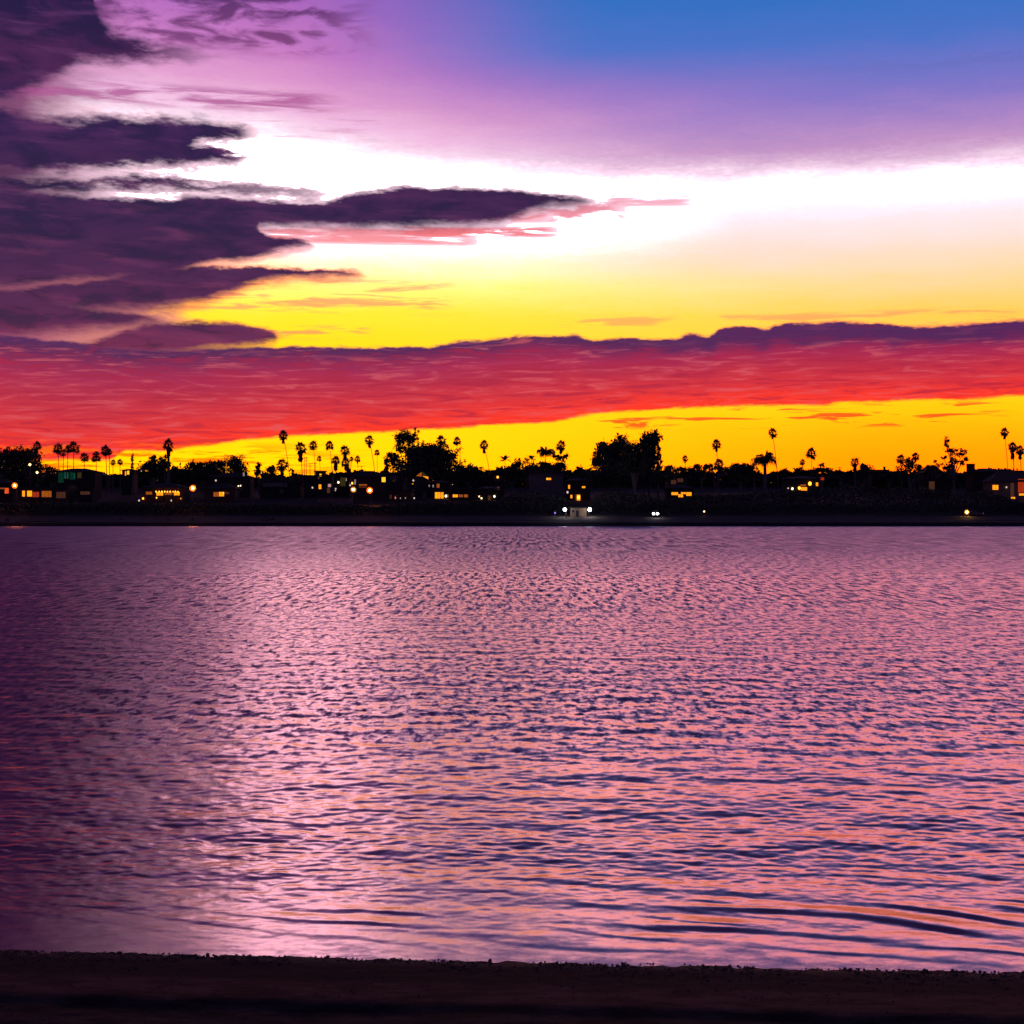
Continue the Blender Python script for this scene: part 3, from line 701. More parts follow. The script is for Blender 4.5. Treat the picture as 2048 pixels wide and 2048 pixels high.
tree([(1393, 934, 7, 7), (1402, 938, 8, 8), (1413, 936, 6, 7), (1400, 948, 22, 8)], 1403, 985, 'dark bushy tree left of the oval crowned palm', 588, dens=1.0)
tree([(1422, 938, 6, 8), (1448, 942, 10, 8)], 1430, 985, 'small tree split by the bushy low palm', 592, dens=.9)
tree([(1481, 935, 18, 9), (1470, 942, 16, 10), (1492, 942, 16, 10), (1480, 952, 26, 10)], 1481, 985, 'wide round topped tree left of the arching fronds', 582, dens=1.5)
tree([(1505, 940, 6, 8), (1514, 948, 8, 6)], 1508, 985, 'thin tree between the round topped tree and the arching fronds', 590, dens=.8)
tree([(1568, 942, 7, 6), (1580, 945, 12, 5), (1598, 943, 10, 7), (1612, 945, 12, 7)], 1590, 985, 'string of low treetops right of the tallest palm of the right half', 590, dens=1.0)
tree([(1642, 937, 13, 7), (1636, 944, 12, 8), (1655, 944, 10, 7)], 1643, 985, 'rounded open tree right of the open crowned palm', 588, dens=1.0)
tree([(1678, 945, 8, 5), (1690, 949, 14, 5)], 1682, 985, 'low treetop left of the palm with the pointed skirt', 595, dens=.9)
tree([(1728, 936, 8, 7), (1737, 942, 14, 8), (1722, 948, 16, 8), (1700, 950, 14, 6)], 1728, 985, 'dark tree at the left of the flat roof in the right half', 590, dens=1.2)
tree([(1820, 930, 9, 11), (1812, 940, 14, 9), (1836, 938, 8, 8)], 1820, 985, 'dark pointed tree between the two palms of the low pair', 580, dens=1.1)
tree([(1860, 935, 8, 5), (1872, 922, 6, 4), (1878, 932, 8, 6), (1885, 940, 10, 7)], 1872, 985, 'ragged low tree left of the spreading pine', 588, dens=.7, core=False)
tree([(1894, 882, 6, 7), (1892, 892, 5, 5), (1898, 901, 7, 5), (1912, 905, 14, 6), (1926, 906, 7, 6), (1905, 924, 8, 9), (1887, 916, 5, 4), (1930, 918, 5, 4), (1922, 926, 5, 6), (1900, 934, 12, 7)], 1908, 985, 'spreading pine with a spiked top and layered branches in the right half', 580, dens=.9, size=.36)
tree([(1975, 945, 30, 7), (2010, 948, 20, 8)], 1990, 985, 'even dark hedge top behind the flat roof at the right', 600, dens=1.2)
tree([(1765, 948, 14, 5), (1790, 948, 14, 6), (1775, 955, 30, 8)], 1778, 985, 'low dark tree where the skyline dips left of the low palm pair', 592, dens=1.2)

# the unbroken dark planting behind the houses and on the bank in front of them
def planting(name, x0, x1, D0, D1, top, n, size, seed, label, jitter=3.0):
    r = random.Random(seed); m = MB(); ph = [r.uniform(0, 6.28) for _ in range(6)]
    for k in range(n):
        px = r.uniform(x0, x1); D = r.uniform(D0, D1)
        ty_ = top(px) + jitter * (math.sin(px / 9 + ph[0]) + math.sin(px / 4.1 + ph[1]) * .7 + math.sin(px / 23 + ph[2])) * .7
        zt = W(px, ty_, (D0 + D1) / 2).z; z0 = ground_z(D)
        if zt < z0 + .3: continue
        u = 1 - (1 - r.random()) ** 1.7 if r.random() < .5 else r.random()
        p = Vector(((px - 1024) / F * D, D, z0 + (zt - z0) * u))
        a = Vector((r.gauss(0, 1), r.gauss(0, 1), r.gauss(0, 1))).normalized(); b_ = a.cross(Vector((r.gauss(0, 1), r.gauss(0, 1), r.gauss(0, 1)))).normalized()
        L = size * r.uniform(.6, 1.4)
        m.add([p - a * L, p + b_ * L * .5, p + a * L, p - b_ * L * .5], [(0, 1, 2, 3)])
    o = m.build(name, leaf_m); setp(o, label, 'trees', kind='stuff')
def back_top(x):
    return float(np.interp(x, [-60, 80, 100, 230, 300, 420, 495, 515, 590, 607, 660, 760, 772, 800, 1130, 1160, 1500, 1800, 2110], [945, 950, 953, 952, 948, 948, 958, 958, 957, 958, 952, 949, 950, 945, 948, 950, 950, 949, 950]))
planting('dark_tree_belt', -160, 2210, 628, 660, lambda x: back_top(x) - 3, 42000, 1.05, 1, 'unbroken dark belt of treetops behind the houses')
def front_top(x):
    return float(np.interp(x, [-200, 0, 250, 480, 760, 820, 990, 1050, 1130, 1140, 1180, 1195, 1290, 1330, 1400, 1560, 1640, 1700, 1980, 2040, 2250], [1008, 1006, 1005, 1010, 1012, 1008, 1004, 978, 1000, 1011, 1011, 985, 990, 1000, 992, 984, 982, 972, 985, 1004, 1004]))
planting('dark_bank_planting', -200, 2250, 494, 510, front_top, 42000, .42, 2, 'dark planting covering the bank above the far beach', 2.0)
# ------------------------------------------------------------------ houses
def wallm(name, col): return simple(name, col, .9, .18, .8)
stucco = {'grey': wallm('grey_stucco', (.05, .036, .03)), 'mauve': wallm('pale_stucco', (.16, .11, .10)), 'brown': wallm('brown_stucco', (.07, .035, .022)), 'tan': wallm('tan_stucco', (.24, .15, .08)), 'dark': wallm('dark_siding', (.022, .015, .011))}
roofm = {'dark': simple('dark_shingles', (.022, .018, .016), .9, .4, 1.2), 'red': simple('brown_roof_tiles', (.07, .040, .032), .9, .4, 1.2), 'grey': simple('grey_gravel_roof', (.06, .05, .05), .95, .3, 1.2)}
trim_m = simple('window_trim', (.22, .19, .18), .7, .1, 1)
glass_m = simple('dark_glass', (.02, .02, .03), .08, .1, 1)
def glow(name, col, st): return simple(name, (.03, .022, .015), .9, .1, 1.3, col, st)
pane = {'amber': glow('amber_lit_pane', (1, .29, .006), 1.7), 'yellow': glow('yellow_lit_pane', (1, .42, .02), 1.8), 'white': glow('white_lit_pane', (1, .82, .62), 1.2), 'dimwhite': glow('dim_white_pane', (1, .72, .6), .35),
        'dim': glow('dim_amber_pane', (1, .22, .012), .38), 'brown': glow('faint_brown_pane', (1, .33, .12), .07), 'red': glow('red_lit_pane', (1, .10, .01), 1.0), 'rust': glow('rust_lit_pane', (1, .08, .01), .42),
        'teal': glow('teal_lit_pane', (.02, .60, .30), .045), 'tealpost': glow('teal_lit_post', (.05, .9, .5), .09), 'pink': glow('pink_lit_pane', (1, .52, .48), .55), 'dark': glass_m, 'olive': glow('faint_olive_pane', (1, .75, .1), .035)}
bulb_m = {'white': glow('white_bulb', (1, .74, .40), 4), 'amber': glow('amber_bulb', (1, .36, .03), 4), 'dimwhite': glow('dim_bulb', (1, .75, .7), .9), 'violet': glow('violet_bulb', (.35, .18, 1), 1.6)}
def house(name, label, x0, x1, wall_top, base_y, D, wall='grey', roof='flat', roof_h=0.0, roof_c='dark', wins=(), depth=9.0, doors=(), bulbs=(), chimney=None, ov=.6, cat='house', posts=(), group='houses on the far shore', extra=None):
    a = W(x0, wall_top, D); b_ = W(x1, base_y, D)
    gz_ = min(ground_z(D), b_.z) - .6
    o = Vector(((a.x + b_.x) / 2, D, gz_))
    root = empty(name, o, label, cat, group)
    X0, X1, Zt = a.x - o.x, b_.x - o.x, a.z - gz_
    m = MB(); m.box(X0, X1, 0, depth, 0, Zt); m.build('wall', stucco[wall], root)
    # plinth down to the ground
    r_ = MB(); rh = roof_h * D / F
    if roof == 'flat':
        r_.box(X0 - ov, X1 + ov, -ov, depth + ov, Zt + .003, Zt + .35 + rh)
    elif roof == 'hip':
        k = min((X1 - X0) * .35, depth * .5)
        r_.add([(X0 - ov, -ov, Zt), (X1 + ov, -ov, Zt), (X1 + ov, depth + ov, Zt), (X0 - ov, depth + ov, Zt), (X0 + k, depth / 2, Zt + rh), (X1 - k, depth / 2, Zt + rh),
                (X0 - ov, -ov, Zt + .22), (X1 + ov, -ov, Zt + .22), (X1 + ov, depth + ov, Zt + .22), (X0 - ov, depth + ov, Zt + .22)],
               [(3, 2, 1, 0), (0, 1, 7, 6), (1, 2, 8, 7), (2, 3, 9, 8), (3, 0, 6, 9), (6, 7, 5, 4), (7, 8, 5), (8, 9, 4, 5), (9, 6, 4)])
    else:                                            # gable end facing the water
        xm = (X0 + X1) / 2; t = .3
        for s_ in (-1, 1):
            e0 = xm + s_ * ((X1 - X0) / 2 + ov)
            dz_ = rh / ((X1 - X0) / 2) * ov
            vs = [(xm, -ov, Zt + rh), (e0, -ov, Zt - dz_), (e0, depth + ov, Zt - dz_), (xm, depth + ov, Zt + rh)]
            vs += [(p[0], p[1], p[2] + t) for p in vs]
            r_.add(vs, [(0, 1, 2, 3), (7, 6, 5, 4), (0, 4, 5, 1), (1, 5, 6, 2), (2, 6, 7, 3), (3, 7, 4, 0)])
        g_ = MB(); g_.add([(X0, 0, Zt), (X1, 0, Zt), (xm, 0, Zt + rh), (X0, .2, Zt), (X1, .2, Zt), (xm, .2, Zt + rh)], [(0, 1, 2), (5, 4, 3), (0, 2, 5, 3), (1, 4, 5, 2)])
        g_.build('gable', stucco[wall], root)
    ro_ = r_.build('roof', roofm[roof_c], root)
    if chimney:
        cx0, cx1, cyt = chimney; p0, p1 = W(cx0, cyt, D) - o, W(cx1, cyt, D) - o
        c_ = MB(); c_.box(p0.x, p1.x, depth * .35, depth * .35 + 1.2, Zt - .2, p0.z); c_.box(p0.x - .12, p1.x + .12, depth * .35 - .12, depth * .35 + 1.32, p0.z + .003, p0.z + .25); c_.build('chimney', stucco['dark'], ro_)
    for (wx0, wx1, wy0, wy1, kind) in wins:
        p0, p1 = W(wx0, wy0, D) - o, W(wx1, wy1, D) - o
        f = MB(); t = .10
        f.box(p0.x - t, p1.x + t, -.09, -.003, p0.z + .003, p0.z + t); f.box(p0.x - t, p1.x + t, -.12, -.003, p1.z - t - .03, p1.z - .003)
        f.box(p0.x - t, p0.x - .003, -.08, -.003, p1.z, p0.z); f.box(p1.x + .003, p1.x + t, -.08, -.003, p1.z, p0.z)
        wid = p1.x - p0.x; nm = max(1, int(round(wid / 1.1)))
        for q in range(1, nm): f.box(p0.x + wid * q / nm - .035, p0.x + wid * q / nm + .035, -.07, -.003, p1.z, p0.z)
        fo = f.build('window', trim_m, root)
        g_ = MB(); g_.box(p0.x, p1.x, -.03, -.002, p1.z, p0.z); g_.build('pane', pane[kind], fo)
    for (wx0, wx1, wy0, wy1, kind) in doors:
        p0, p1 = W(wx0, wy0, D) - o, W(wx1, wy1, D) - o
        f = MB(); f.box(p0.x, p1.x, -.10, -.003, p1.z, p0.z)
        do = f.build('door', pane[kind] if kind in pane else stucco[kind], root)
        h = MB(); h.sphere((p1.x - .15, -.16, (p0.z + p1.z) / 2), .07, 6, 4); h.build('handle', metal_m, do)
    for (bx_, by_2, kind, rad) in bulbs:
        p = W(bx_, by_2, D) - o
        q = MB(); q.box(p.x - .05, p.x + .05, -.25, -.004, p.z + rad, p.z + rad + .08); lo = q.build('wall_lamp', metal_m, root)
        q = MB(); q.sphere((p.x, -.27, p.z), rad, 8, 6, 1.2); q.build('bulb', bulb_m[kind], lo)
    for (px_, y0_, y1_) in posts:
        p0, p1 = W(px_, y0_, D) - o, W(px_, y1_, D) - o
        q = MB(); q.box(p0.x - .14, p0.x + .14, -1.5, -1.22, p1.z, p0.z); q.build('porch_post', stucco['dark'], root)
    if extra: extra(root, o, X0, X1, Zt, depth)
    return root
def porch(xa, xb, ytop, D, out=1.8, mat='dark', nm='porch_roof'):
    def f(root, o, *_):
        p0, p1 = W(xa, ytop, D) - o, W(xb, ytop, D) - o
        q = MB(); q.add([(p0.x, -out, p0.z), (p1.x, -out, p0.z), (p1.x, -.004, p0.z + .35), (p0.x, -.004, p0.z + .35), (p0.x, -out, p0.z + .15), (p1.x, -out, p0.z + .15), (p1.x, -.004, p0.z + .5), (p0.x, -.004, p0.z + .5)],
                        [(0, 3, 2, 1), (4, 5, 6, 7), (0, 1, 5, 4), (1, 2, 6, 5), (2, 3, 7, 6), (3, 0, 4, 7)])
        q.build(nm, roofm[mat], root)
    return f
house('beach_house', 'dark house at the left edge with a small red lit window beside the left lamp', -40, 20, 967, 1003, 522, 'dark', 'hip', 10, wins=[(9.5, 17.5, 976, 987, 'red'), (-20, 8, 975.5, 978, 'dim')])
house('long_low_building', 'long low building with a row of orange lit bays right of the left lamp', 36, 134, 977, 1004, 518, 'brown', 'flat', 2, wins=[(44.5, 52, 981.5, 993, 'amber'), (54.5, 64, 981.5, 993, 'amber'), (65, 80, 984, 994, 'rust'), (83.5, 103, 982, 994, 'dim'), (113, 131, 984, 996, 'brown')],
      posts=[(53.3, 978, 1003), (81.5, 978, 1003), (108, 978, 1003)], cat='building')
house('hipped_house', 'house with a shallow roof and dim green lit front under the left palms', 112, 190, 944, 985, 545, 'dark', 'hip', 8, wins=[(117, 127, 945, 965, 'teal'), (129, 132, 942, 957, 'tealpost'), (134, 137, 945, 957, 'tealpost'), (140, 146, 944, 959, 'teal'), (147.5, 150, 946, 958, 'tealpost'), (155, 163, 945, 956, 'olive')], bulbs=[(144, 976, 'white', .28)])
house('small_house', 'grey walled small house with two tiny lit windows below the low left palms', 244, 264, 941, 975, 575, 'dark', 'hip', 4, wins=[(250, 252.5, 942.5, 951, 'amber'), (254.3, 258.5, 941.5, 949, 'yellow')], bulbs=[(283, 942, 'dimwhite', .2)])
house('garden_shed', 'small shed with one faint grey window left of the festooned veranda', 158, 184, 980, 996, 520, 'dark', 'flat', 1, wins=[(161, 180, 983, 989, 'brown')], cat='shed')
def festoon(root, o, *_):
    D = 520
    ca = MB(); pts = []
    for k in range(25):
        u = k / 24; p = W(313 + 47 * u, 981.6 + .5 * math.sin(u * math.pi * 4) ** 2, D) - o; pts.append((p.x, -1.3, p.z))
    ca.tube(pts, [.03] * 25, 4); co = ca.build('light_string', metal_m, root)
    for k, bx_ in enumerate((314, 320, 325.5, 331, 336.5, 342, 347.5, 352.5, 357.5)):
        p = W(bx_, 983.6 + rng.uniform(-.5, .5), D) - o; q = MB(); q.sphere((p.x, -1.3, p.z), .24, 8, 6, 1.3); q.build('bulb', bulb_m['amber'], co)
house('veranda_house', 'low house with a row of amber bulbs left of the orange lamp', 286, 368, 976, 1004, 520, 'brown', 'hip', 10, wins=[(292, 304, 983.5, 989, 'dim'), (313, 328, 984, 991, 'amber'), (330, 346, 984, 989.5, 'dim'), (348, 360, 984, 990.5, 'amber')],
      bulbs=[(286.5, 997, 'amber', .32), (278.5, 1001, 'dimwhite', .28), (343, 1001, 'dimwhite', .25), (313.5, 995.5, 'amber', .22), (361, 997, 'amber', .25)], posts=[(312, 978, 1003), (329, 978, 1003), (347, 978, 1003), (362, 978, 1003)], extra=festoon)
house('bungalow', 'bungalow with one wide amber window right of the round orange lamp', 408, 470, 978, 1004, 522, 'brown', 'hip', 12, wins=[(427, 437, 984.5, 993, 'dim'), (438, 448, 984, 992.5, 'amber'), (450, 458, 984, 988, 'brown')], bulbs=[(447, 986, 'amber', .22)])
house('upper_house', 'upper house with one tiny white light above the bungalow', 415, 500, 955, 985, 550, 'dark', 'hip', 10, wins=[(426, 429, 972, 976, 'brown'), (486, 489, 945, 952, 'dimwhite')], bulbs=[(432, 961, 'dimwhite', .3), (477, 972, 'white', .2), (481.3, 971.4, 'white', .2)])
house('pale_house', 'long house with a pale mauve wall below the tallest leaning palm', 520, 600, 964, 996, 548, 'dark', 'flat', 0, 'grey', wins=[(560, 566, 978, 986, 'dark')], extra=None)
def parapet(root, o, X0, X1, Zt, depth):
    p0, p1 = W(526, 966, 548) - o, W(575, 974, 548) - o
    q = MB(); q.box(p0.x, p1.x, -1.6, -.004, p1.z, p0.z); q.build('balcony', stucco['mauve'], root)
parapet(*(lambda r: (r, r.location, 0, 0, 0, 0))([o for o in C.objects if o.name == 'pale_house'][0]))
house('flat_roofed_house', 'two storey flat roofed house with a lit upper window and a lit door under it', 608, 662, 952, 996, 546, 'dark', 'flat', 0, wins=[(639, 643, 947.5, 952.5, 'yellow'), (636, 638.5, 954, 958, 'brown'), (656, 662, 968, 974, 'pink'), (654, 660, 976, 986, 'brown')], doors=[(637.5, 642.5, 969, 978, 'amber')], bulbs=[(625, 975.3, 'dimwhite', .3)],
      extra=lambda root, o, X0, X1, Zt, depth: (lambda p0, p1: (lambda q: (q.box(p0.x, p1.x, .0, 6.0, Zt - .5, p0.z), q.box(p0.x - .4, p1.x + .4, -.4, 6.4, p0.z + .003, p0.z + .3), q.build('upper_storey', stucco['dark'], root)))(MB()))(W(630, 943, 546) - o, W(648, 950, 546) - o))
house('narrow_house', 'narrow dark house between the flat roofed house and the wide hipped house', 664, 700, 950, 996, 556, 'dark', 'gable', 5, wins=[(681, 691, 955, 972, 'olive'), (691, 693.5, 956.5, 962, 'dimwhite'), (698, 700, 964, 974, 'brown')], bulbs=[(677, 964.7, 'white', .36), (671.5, 977.5, 'dimwhite', .26), (671, 981, 'dimwhite', .18)])
house('wide_hipped_house', 'wide house with a hipped roof and an orange lit awning', 702, 768, 954, 1008, 536, 'brown', 'hip', 13, wins=[(718, 734, 968.5, 974.5, 'dim'), (709, 711.5, 959, 969, 'dimwhite'), (763.5, 771, 954.5, 964, 'yellow')], bulbs=[(704.5, 966.5, 'amber', .35), (700.5, 970.5, 'dimwhite', .25)],
      extra=porch(717, 735, 974, 536, 1.2, 'red', 'awning'))
house('garden_wall_house', 'low outbuilding with a pale parapet in front of the flat roofed house', 634, 700, 995, 1004, 516, 'mauve', 'flat', 0, 'grey', cat='building')
house('framed_window_house', 'small house with one dark white framed window left of the lit gable', 772, 806, 948, 985, 556, 'grey', 'hip', 4, wins=[(781, 793, 953, 963, 'dark')], bulbs=[])
house('low_tan_house', 'low house with four faint pink lights left of the lit gable', 775, 822, 982, 1005, 526, 'brown', 'flat', 1, wins=[(780, 783, 990, 997, 'brown'), (789.5, 792, 992, 998, 'rust')], bulbs=[(791, 996, 'dimwhite', .16), (801, 996.5, 'dimwhite', .14), (811, 996, 'dimwhite', .14), (828.5, 996.3, 'dimwhite', .26)])
def gable_glow(root, o, X0, X1, Zt, depth):
    D = 548
    for pts, k in (([(831, 952), (843.5, 944), (843.5, 953)], 'dim'), ([(845, 952), (856.5, 953.5), (856.5, 958.5)], 'amber'), ([(844.8, 943.6), (856, 951.5), (845, 951.5)], 'olive')):
        q = MB(); P_ = [W(x, y, D) - o for x, y in pts]
        n = len(P_); vs = [(p.x, -.06, p.z) for p in P_] + [(p.x, -.004, p.z) for p in P_]
        q.add(vs, [tuple(range(n)), tuple(range(2 * n - 1, n - 1, -1))] + [(i, i + n, (i + 1) % n + n, (i + 1) % n) for i in range(n)])
        q.build('gable_window', pane[k], root)
house('gable_house', 'tall house whose peaked gable glows orange under the dome shaped tree', 829, 859, 955, 1004, 548, 'grey', 'gable', 13, wins=[], bulbs=[(826.8, 961, 'dimwhite', .3)], extra=gable_glow, doors=[(845, 852, 985, 1003, 'dark')])
house('amber_window_house', 'house with two tall amber windows and a white bulb right of the lit gable', 856, 900, 966, 1004, 540, 'dark', 'hip', 6, wins=[(857.3, 859.5, 969.5, 973.5, 'dimwhite'), (865, 867.5, 969.5, 974.5, 'dimwhite'), (873.5, 879, 967.5, 975.5, 'dim'), (870, 881, 984.5, 998, 'amber'), (882.3, 887, 984.5, 997, 'amber'), (893, 896.5, 989, 995, 'dim')], bulbs=[(891.8, 992, 'white', .38)])
house('ribbon_window_house', 'low wide building with a ribbon of amber windows in a row', 901, 958, 980, 1004, 530, 'dark', 'flat', 1, wins=[(905.5, 915.5, 989, 994.5, 'amber'), (917.5, 925.5, 989.3, 994, 'dim'), (928, 935.5, 989, 994.5, 'dim')], cat='building', bulbs=[(905, 969, 'dimwhite', .12)])
house('porch_light_house', 'dark house with two pairs of small white porch lights near the middle', 956, 1002, 978, 1004, 530, 'dark', 'hip', 6, wins=[(976, 982, 991, 1001, 'brown'), (994, 999, 973.5, 979, 'brown')], bulbs=[(958.5, 993, 'white', .22), (963, 996.5, 'white', .27), (988.8, 992.8, 'white', .34)])
house('hillside_house', 'dark upper house with a single round orange light under the broad leaved plant', 985, 1008, 950, 985, 560, 'dark', 'flat', 0, bulbs=[(995.3, 954.3, 'amber', .38)])
house('pale_block', 'square block with a pale wall and one small ribbon window below the hedge', 1058, 1127, 947, 992, 556, 'mauve', 'flat', 0, 'grey', wins=[(1092.8, 1096, 955.8, 959.8, 'yellow'), (1096.6, 1102, 955.8, 959.8, 'amber'), (1066, 1076, 957, 963, 'dark')], cat='building')
house('steep_house', 'dark house with a tall amber doorway and three amber windows above the floodlit hut', 1131, 1180, 962, 1008, 528, 'dark', 'hip', 6, wins=[(1136.5, 1140, 970, 977.5, 'amber'), (1164, 1170.5, 972.5, 976, 'amber'), (1141, 1144.5, 990, 996.5, 'amber'), (1150, 1153, 989, 1000, 'olive'), (1153.5, 1160.5, 989.5, 1001, 'amber')], bulbs=[(1156.8, 994.5, 'amber', .5), (1135, 984.5, 'dimwhite', .35)])
# the floodlit hut by the beach
house('beach_hut', 'small floodlit hut with a pale side wall and a dark doorway on the far beach', 1141, 1173, 1016, 1034, 489, 'tan', 'hip', 7, 'dark', doors=[(1152, 1157.5, 1021, 1033.5, 'dark')], wins=[(1144, 1149, 1020, 1025, 'dark')], depth=6, cat='hut', ov=.5, group='houses on the far shore',
      extra=lambda root, o, X0, X1, Zt, depth: (lambda p0, p1: (lambda q: (q.box(p0.x, p1.x, -1.2, -.004, p1.z, p0.z), q.build('step', stucco['mauve'], root)))(MB()))(W(1139, 1033.6, 489) - o, W(1173, 1035.5, 489) - o))
house('yellow_strip_house', 'house half hidden by leaves with a wavy strip of yellow windows', 1334, 1388, 977, 1004, 528, 'dark', 'hip', 8, wins=[(1343, 1356, 984.5, 990, 'amber'), (1356.6, 1366, 988.5, 994.5, 'amber'), (1362, 1372, 984.5, 988, 'amber'), (1372.5, 1383, 984.5, 991.5, 'amber')])
house('dim_upper_house', 'upper house with a faint brown wall above the yellow window strip', 1336, 1370, 953, 985, 560, 'brown', 'flat', 2, wins=[(1342, 1352, 960, 968, 'brown'), (1355, 1366, 957, 964, 'brown')])
house('terrace_house', 'terraced house with a stepped row of round and square amber lights in the right half', 1572, 1640, 958, 988, 560, 'dark', 'hip', 6, wins=[(1601, 1611.5, 969, 972.5, 'dim'), (1602, 1614, 974.5, 981, 'amber'), (1631.8, 1636.3, 965, 972, 'amber'), (1641, 1648, 955, 960, 'rust')], bulbs=[(1584.5, 977.3, 'white', .38), (1598.4, 976.3, 'amber', .52), (1619.5, 967.2, 'amber', .62), (1576, 976.5, 'dimwhite', .25)])
house('ridge_house', 'dark house with a flat roof and thin chimney on the right half ridge', 1744, 1776, 941, 972, 596, 'dark', 'flat', 0, chimney=(1771.8, 1775.2, 934))
house('sloping_house', 'dark house with a slanting roof between the low palm pair and the pine', 1848, 1886, 945, 975, 592, 'grey', 'gable', 14)
house('pale_wall_house', 'dim house with a pale greenish wall below the spreading pine', 1850, 1900, 960, 992, 548, 'dark', 'flat', 1, wins=[(1858, 1869, 963, 984, 'brown')], bulbs=[(1905, 941, 'pink', .3)] if False else [])
house('chimney_house', 'broad dark house with a square chimney near the right edge', 1946, 2012, 944, 985, 570, 'dark', 'hip', 8, chimney=(1939.5, 1955, 928))
house('right_edge_house', 'large brown house at the right edge with amber windows on two levels', 1982, 2080, 964, 1002, 540, 'tan', 'hip', 24, 'red', wins=[(1985, 1996.5, 970, 979.5, 'amber'), (2021, 2028, 966, 992, 'brown'), (2022, 2030, 994, 1000, 'amber'), (2036, 2060, 958, 985, 'rust'), (2038, 2056, 987, 991, 'amber')], bulbs=[(2012.5, 974.5, 'dimwhite', .28)], ov=.8)

# ------------------------------------------------------------------ lamps, poles, vehicles
orange_m = glow('sodium_lantern', (1, .26, .02), 380); yellow_m = glow('yellow_lantern', (1, .55, .12), 90)
orange_halo = simple('orange_halo_glow', (.003, .0001, .0), .9, .1, 1.3, (1, .045, .001), 1.6); yellow_halo = simple('yellow_halo_glow', (.004, .001, .0), .9, .1, 1.3, (1, .30, .01), .8); flood_m = glow('flood_lantern', (.85, .86, 1), 45)  # first two: self-glowing colours for the halo discs added behind the bulbs
soft_m = glow('soft_lantern', (1, .62, .2), 6)
def lamp(px, py, D, r_, mat, label, base_y=None, arm=.0):
    p = W(px, py, D); gz_ = ground_z(D) - .15
    root = empty('lamp_post', (p.x + arm, D, gz_), label, 'lamp', 'lamp posts along the far shore')
    o = Vector((p.x + arm, D, gz_)); h = p.z - gz_
    m = MB(); m.tube([(0, .0, 0), (0, 0, .5), (0, 0, h + r_ + .15)], [.13, .085, .06], 8); m.build('pole', metal_m, root)
    m = MB(); m.tube([(0, 0, h + r_ + .1), (-arm * .6, -.25, h + r_ + .22), (-arm, -.45, h + r_ + .1)], [.05, .05, .05], 6); m.build('arm', metal_m, root)
    m = MB(); m.sphere((-arm, -.45, h), r_ * (.62 if mat in (orange_m, yellow_m) else 1), 12, 8); lo = m.build('lantern', mat, root)
    if mat in (orange_m, yellow_m):               # added glowing disc behind the bulb, imitates its lens halo
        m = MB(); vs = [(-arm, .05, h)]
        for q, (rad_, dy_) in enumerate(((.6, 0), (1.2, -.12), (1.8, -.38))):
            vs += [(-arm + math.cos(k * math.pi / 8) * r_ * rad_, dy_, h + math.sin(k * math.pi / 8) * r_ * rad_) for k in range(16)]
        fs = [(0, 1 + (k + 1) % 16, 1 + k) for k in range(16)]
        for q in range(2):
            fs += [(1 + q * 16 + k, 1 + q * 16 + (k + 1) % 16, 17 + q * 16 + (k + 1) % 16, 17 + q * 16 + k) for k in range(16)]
        m.add(vs, fs); m.build('halo_disc', orange_halo if mat is orange_m else yellow_halo, root)
    return root
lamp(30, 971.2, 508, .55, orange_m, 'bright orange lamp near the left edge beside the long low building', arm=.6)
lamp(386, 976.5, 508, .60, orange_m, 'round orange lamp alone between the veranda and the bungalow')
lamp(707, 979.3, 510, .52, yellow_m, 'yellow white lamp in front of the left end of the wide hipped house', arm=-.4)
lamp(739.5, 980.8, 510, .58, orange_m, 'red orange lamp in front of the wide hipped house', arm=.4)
lamp(1129.7, 1019.2, 487, .52, flood_m, 'cold white floodlight left of the small hut on the beach', arm=.3)
lamp(1179.5, 1019.2, 487, .55, flood_m, 'cold white floodlight right of the small hut on the beach', arm=-.3)
lamp(1408, 1023, 490, .25, soft_m, 'faint small lamp low on the beach right of the headlights')
lamp(1933, 1024.3, 490, .45, yellow_m, 'yellow lamp low on the beach near the right edge')
lamp(1110, 1025.8, 488, .26, bulb_m['violet'], 'tiny violet lamp left of the floodlit hut')
lamp(60.5, 929.5, 548, .42, soft_m, 'high soft orange lamp in front of the big left tree, upper of two')
lamp(75, 945, 546, .40, soft_m, 'soft orange lamp at the right side of the big left tree, lower of two')

def pole(px, ytop, D, label, arms=1, wide=1.6):
    p = W(px, ytop, D); gz_ = ground_z(D) - .2; h = p.z - gz_
    root = empty('utility_pole', (p.x, D, gz_), label, 'pole', 'utility poles on the far shore')
    m = MB(); m.tube([(0, 0, 0), (0, 0, h * .5), (0, 0, h)], [.17, .15, .12], 8); m.build('post', pole_m, root)
    for k in range(arms):
        m = MB(); z = h - .35 - k * 1.3; m.box(-wide / 2, wide / 2, -.22, -.12, z, z + .14); co = m.build('crossarm', pole_m, root)
        for q in (-.45, -.2, .2, .45):
            m = MB(); m.tube([(q * wide, -.17, z + .143), (q * wide, -.17, z + .34)], [.06, .05], 6); m.build('insulator', metal_m, co)
    return Vector((p.x, D, p.z))
P1 = pole(608.5, 915, 600, 'left one of two tall power poles beside the skirted palm', 1)
P2 = pole(612.5, 914, 604, 'right one of two tall power poles beside the skirted palm', 2)
P3 = pole(620, 926, 610, 'shorter power pole right of the two tall ones', 2, 2.2)
P4 = pole(629, 925, 612, 'short power pole just left of the flat roofed house', 1, 2.0)
P5 = pole(722.6, 931.5, 612, 'small T shaped pole above the wide hipped roof', 1, 2.6)
P6 = pole(1646, 926, 612, 'thin T shaped pole right of the open crowned palm', 1, 2.0)
P7 = pole(1679, 934, 610, 'thin short pole above the low treetop in the right half', 1, 1.6)
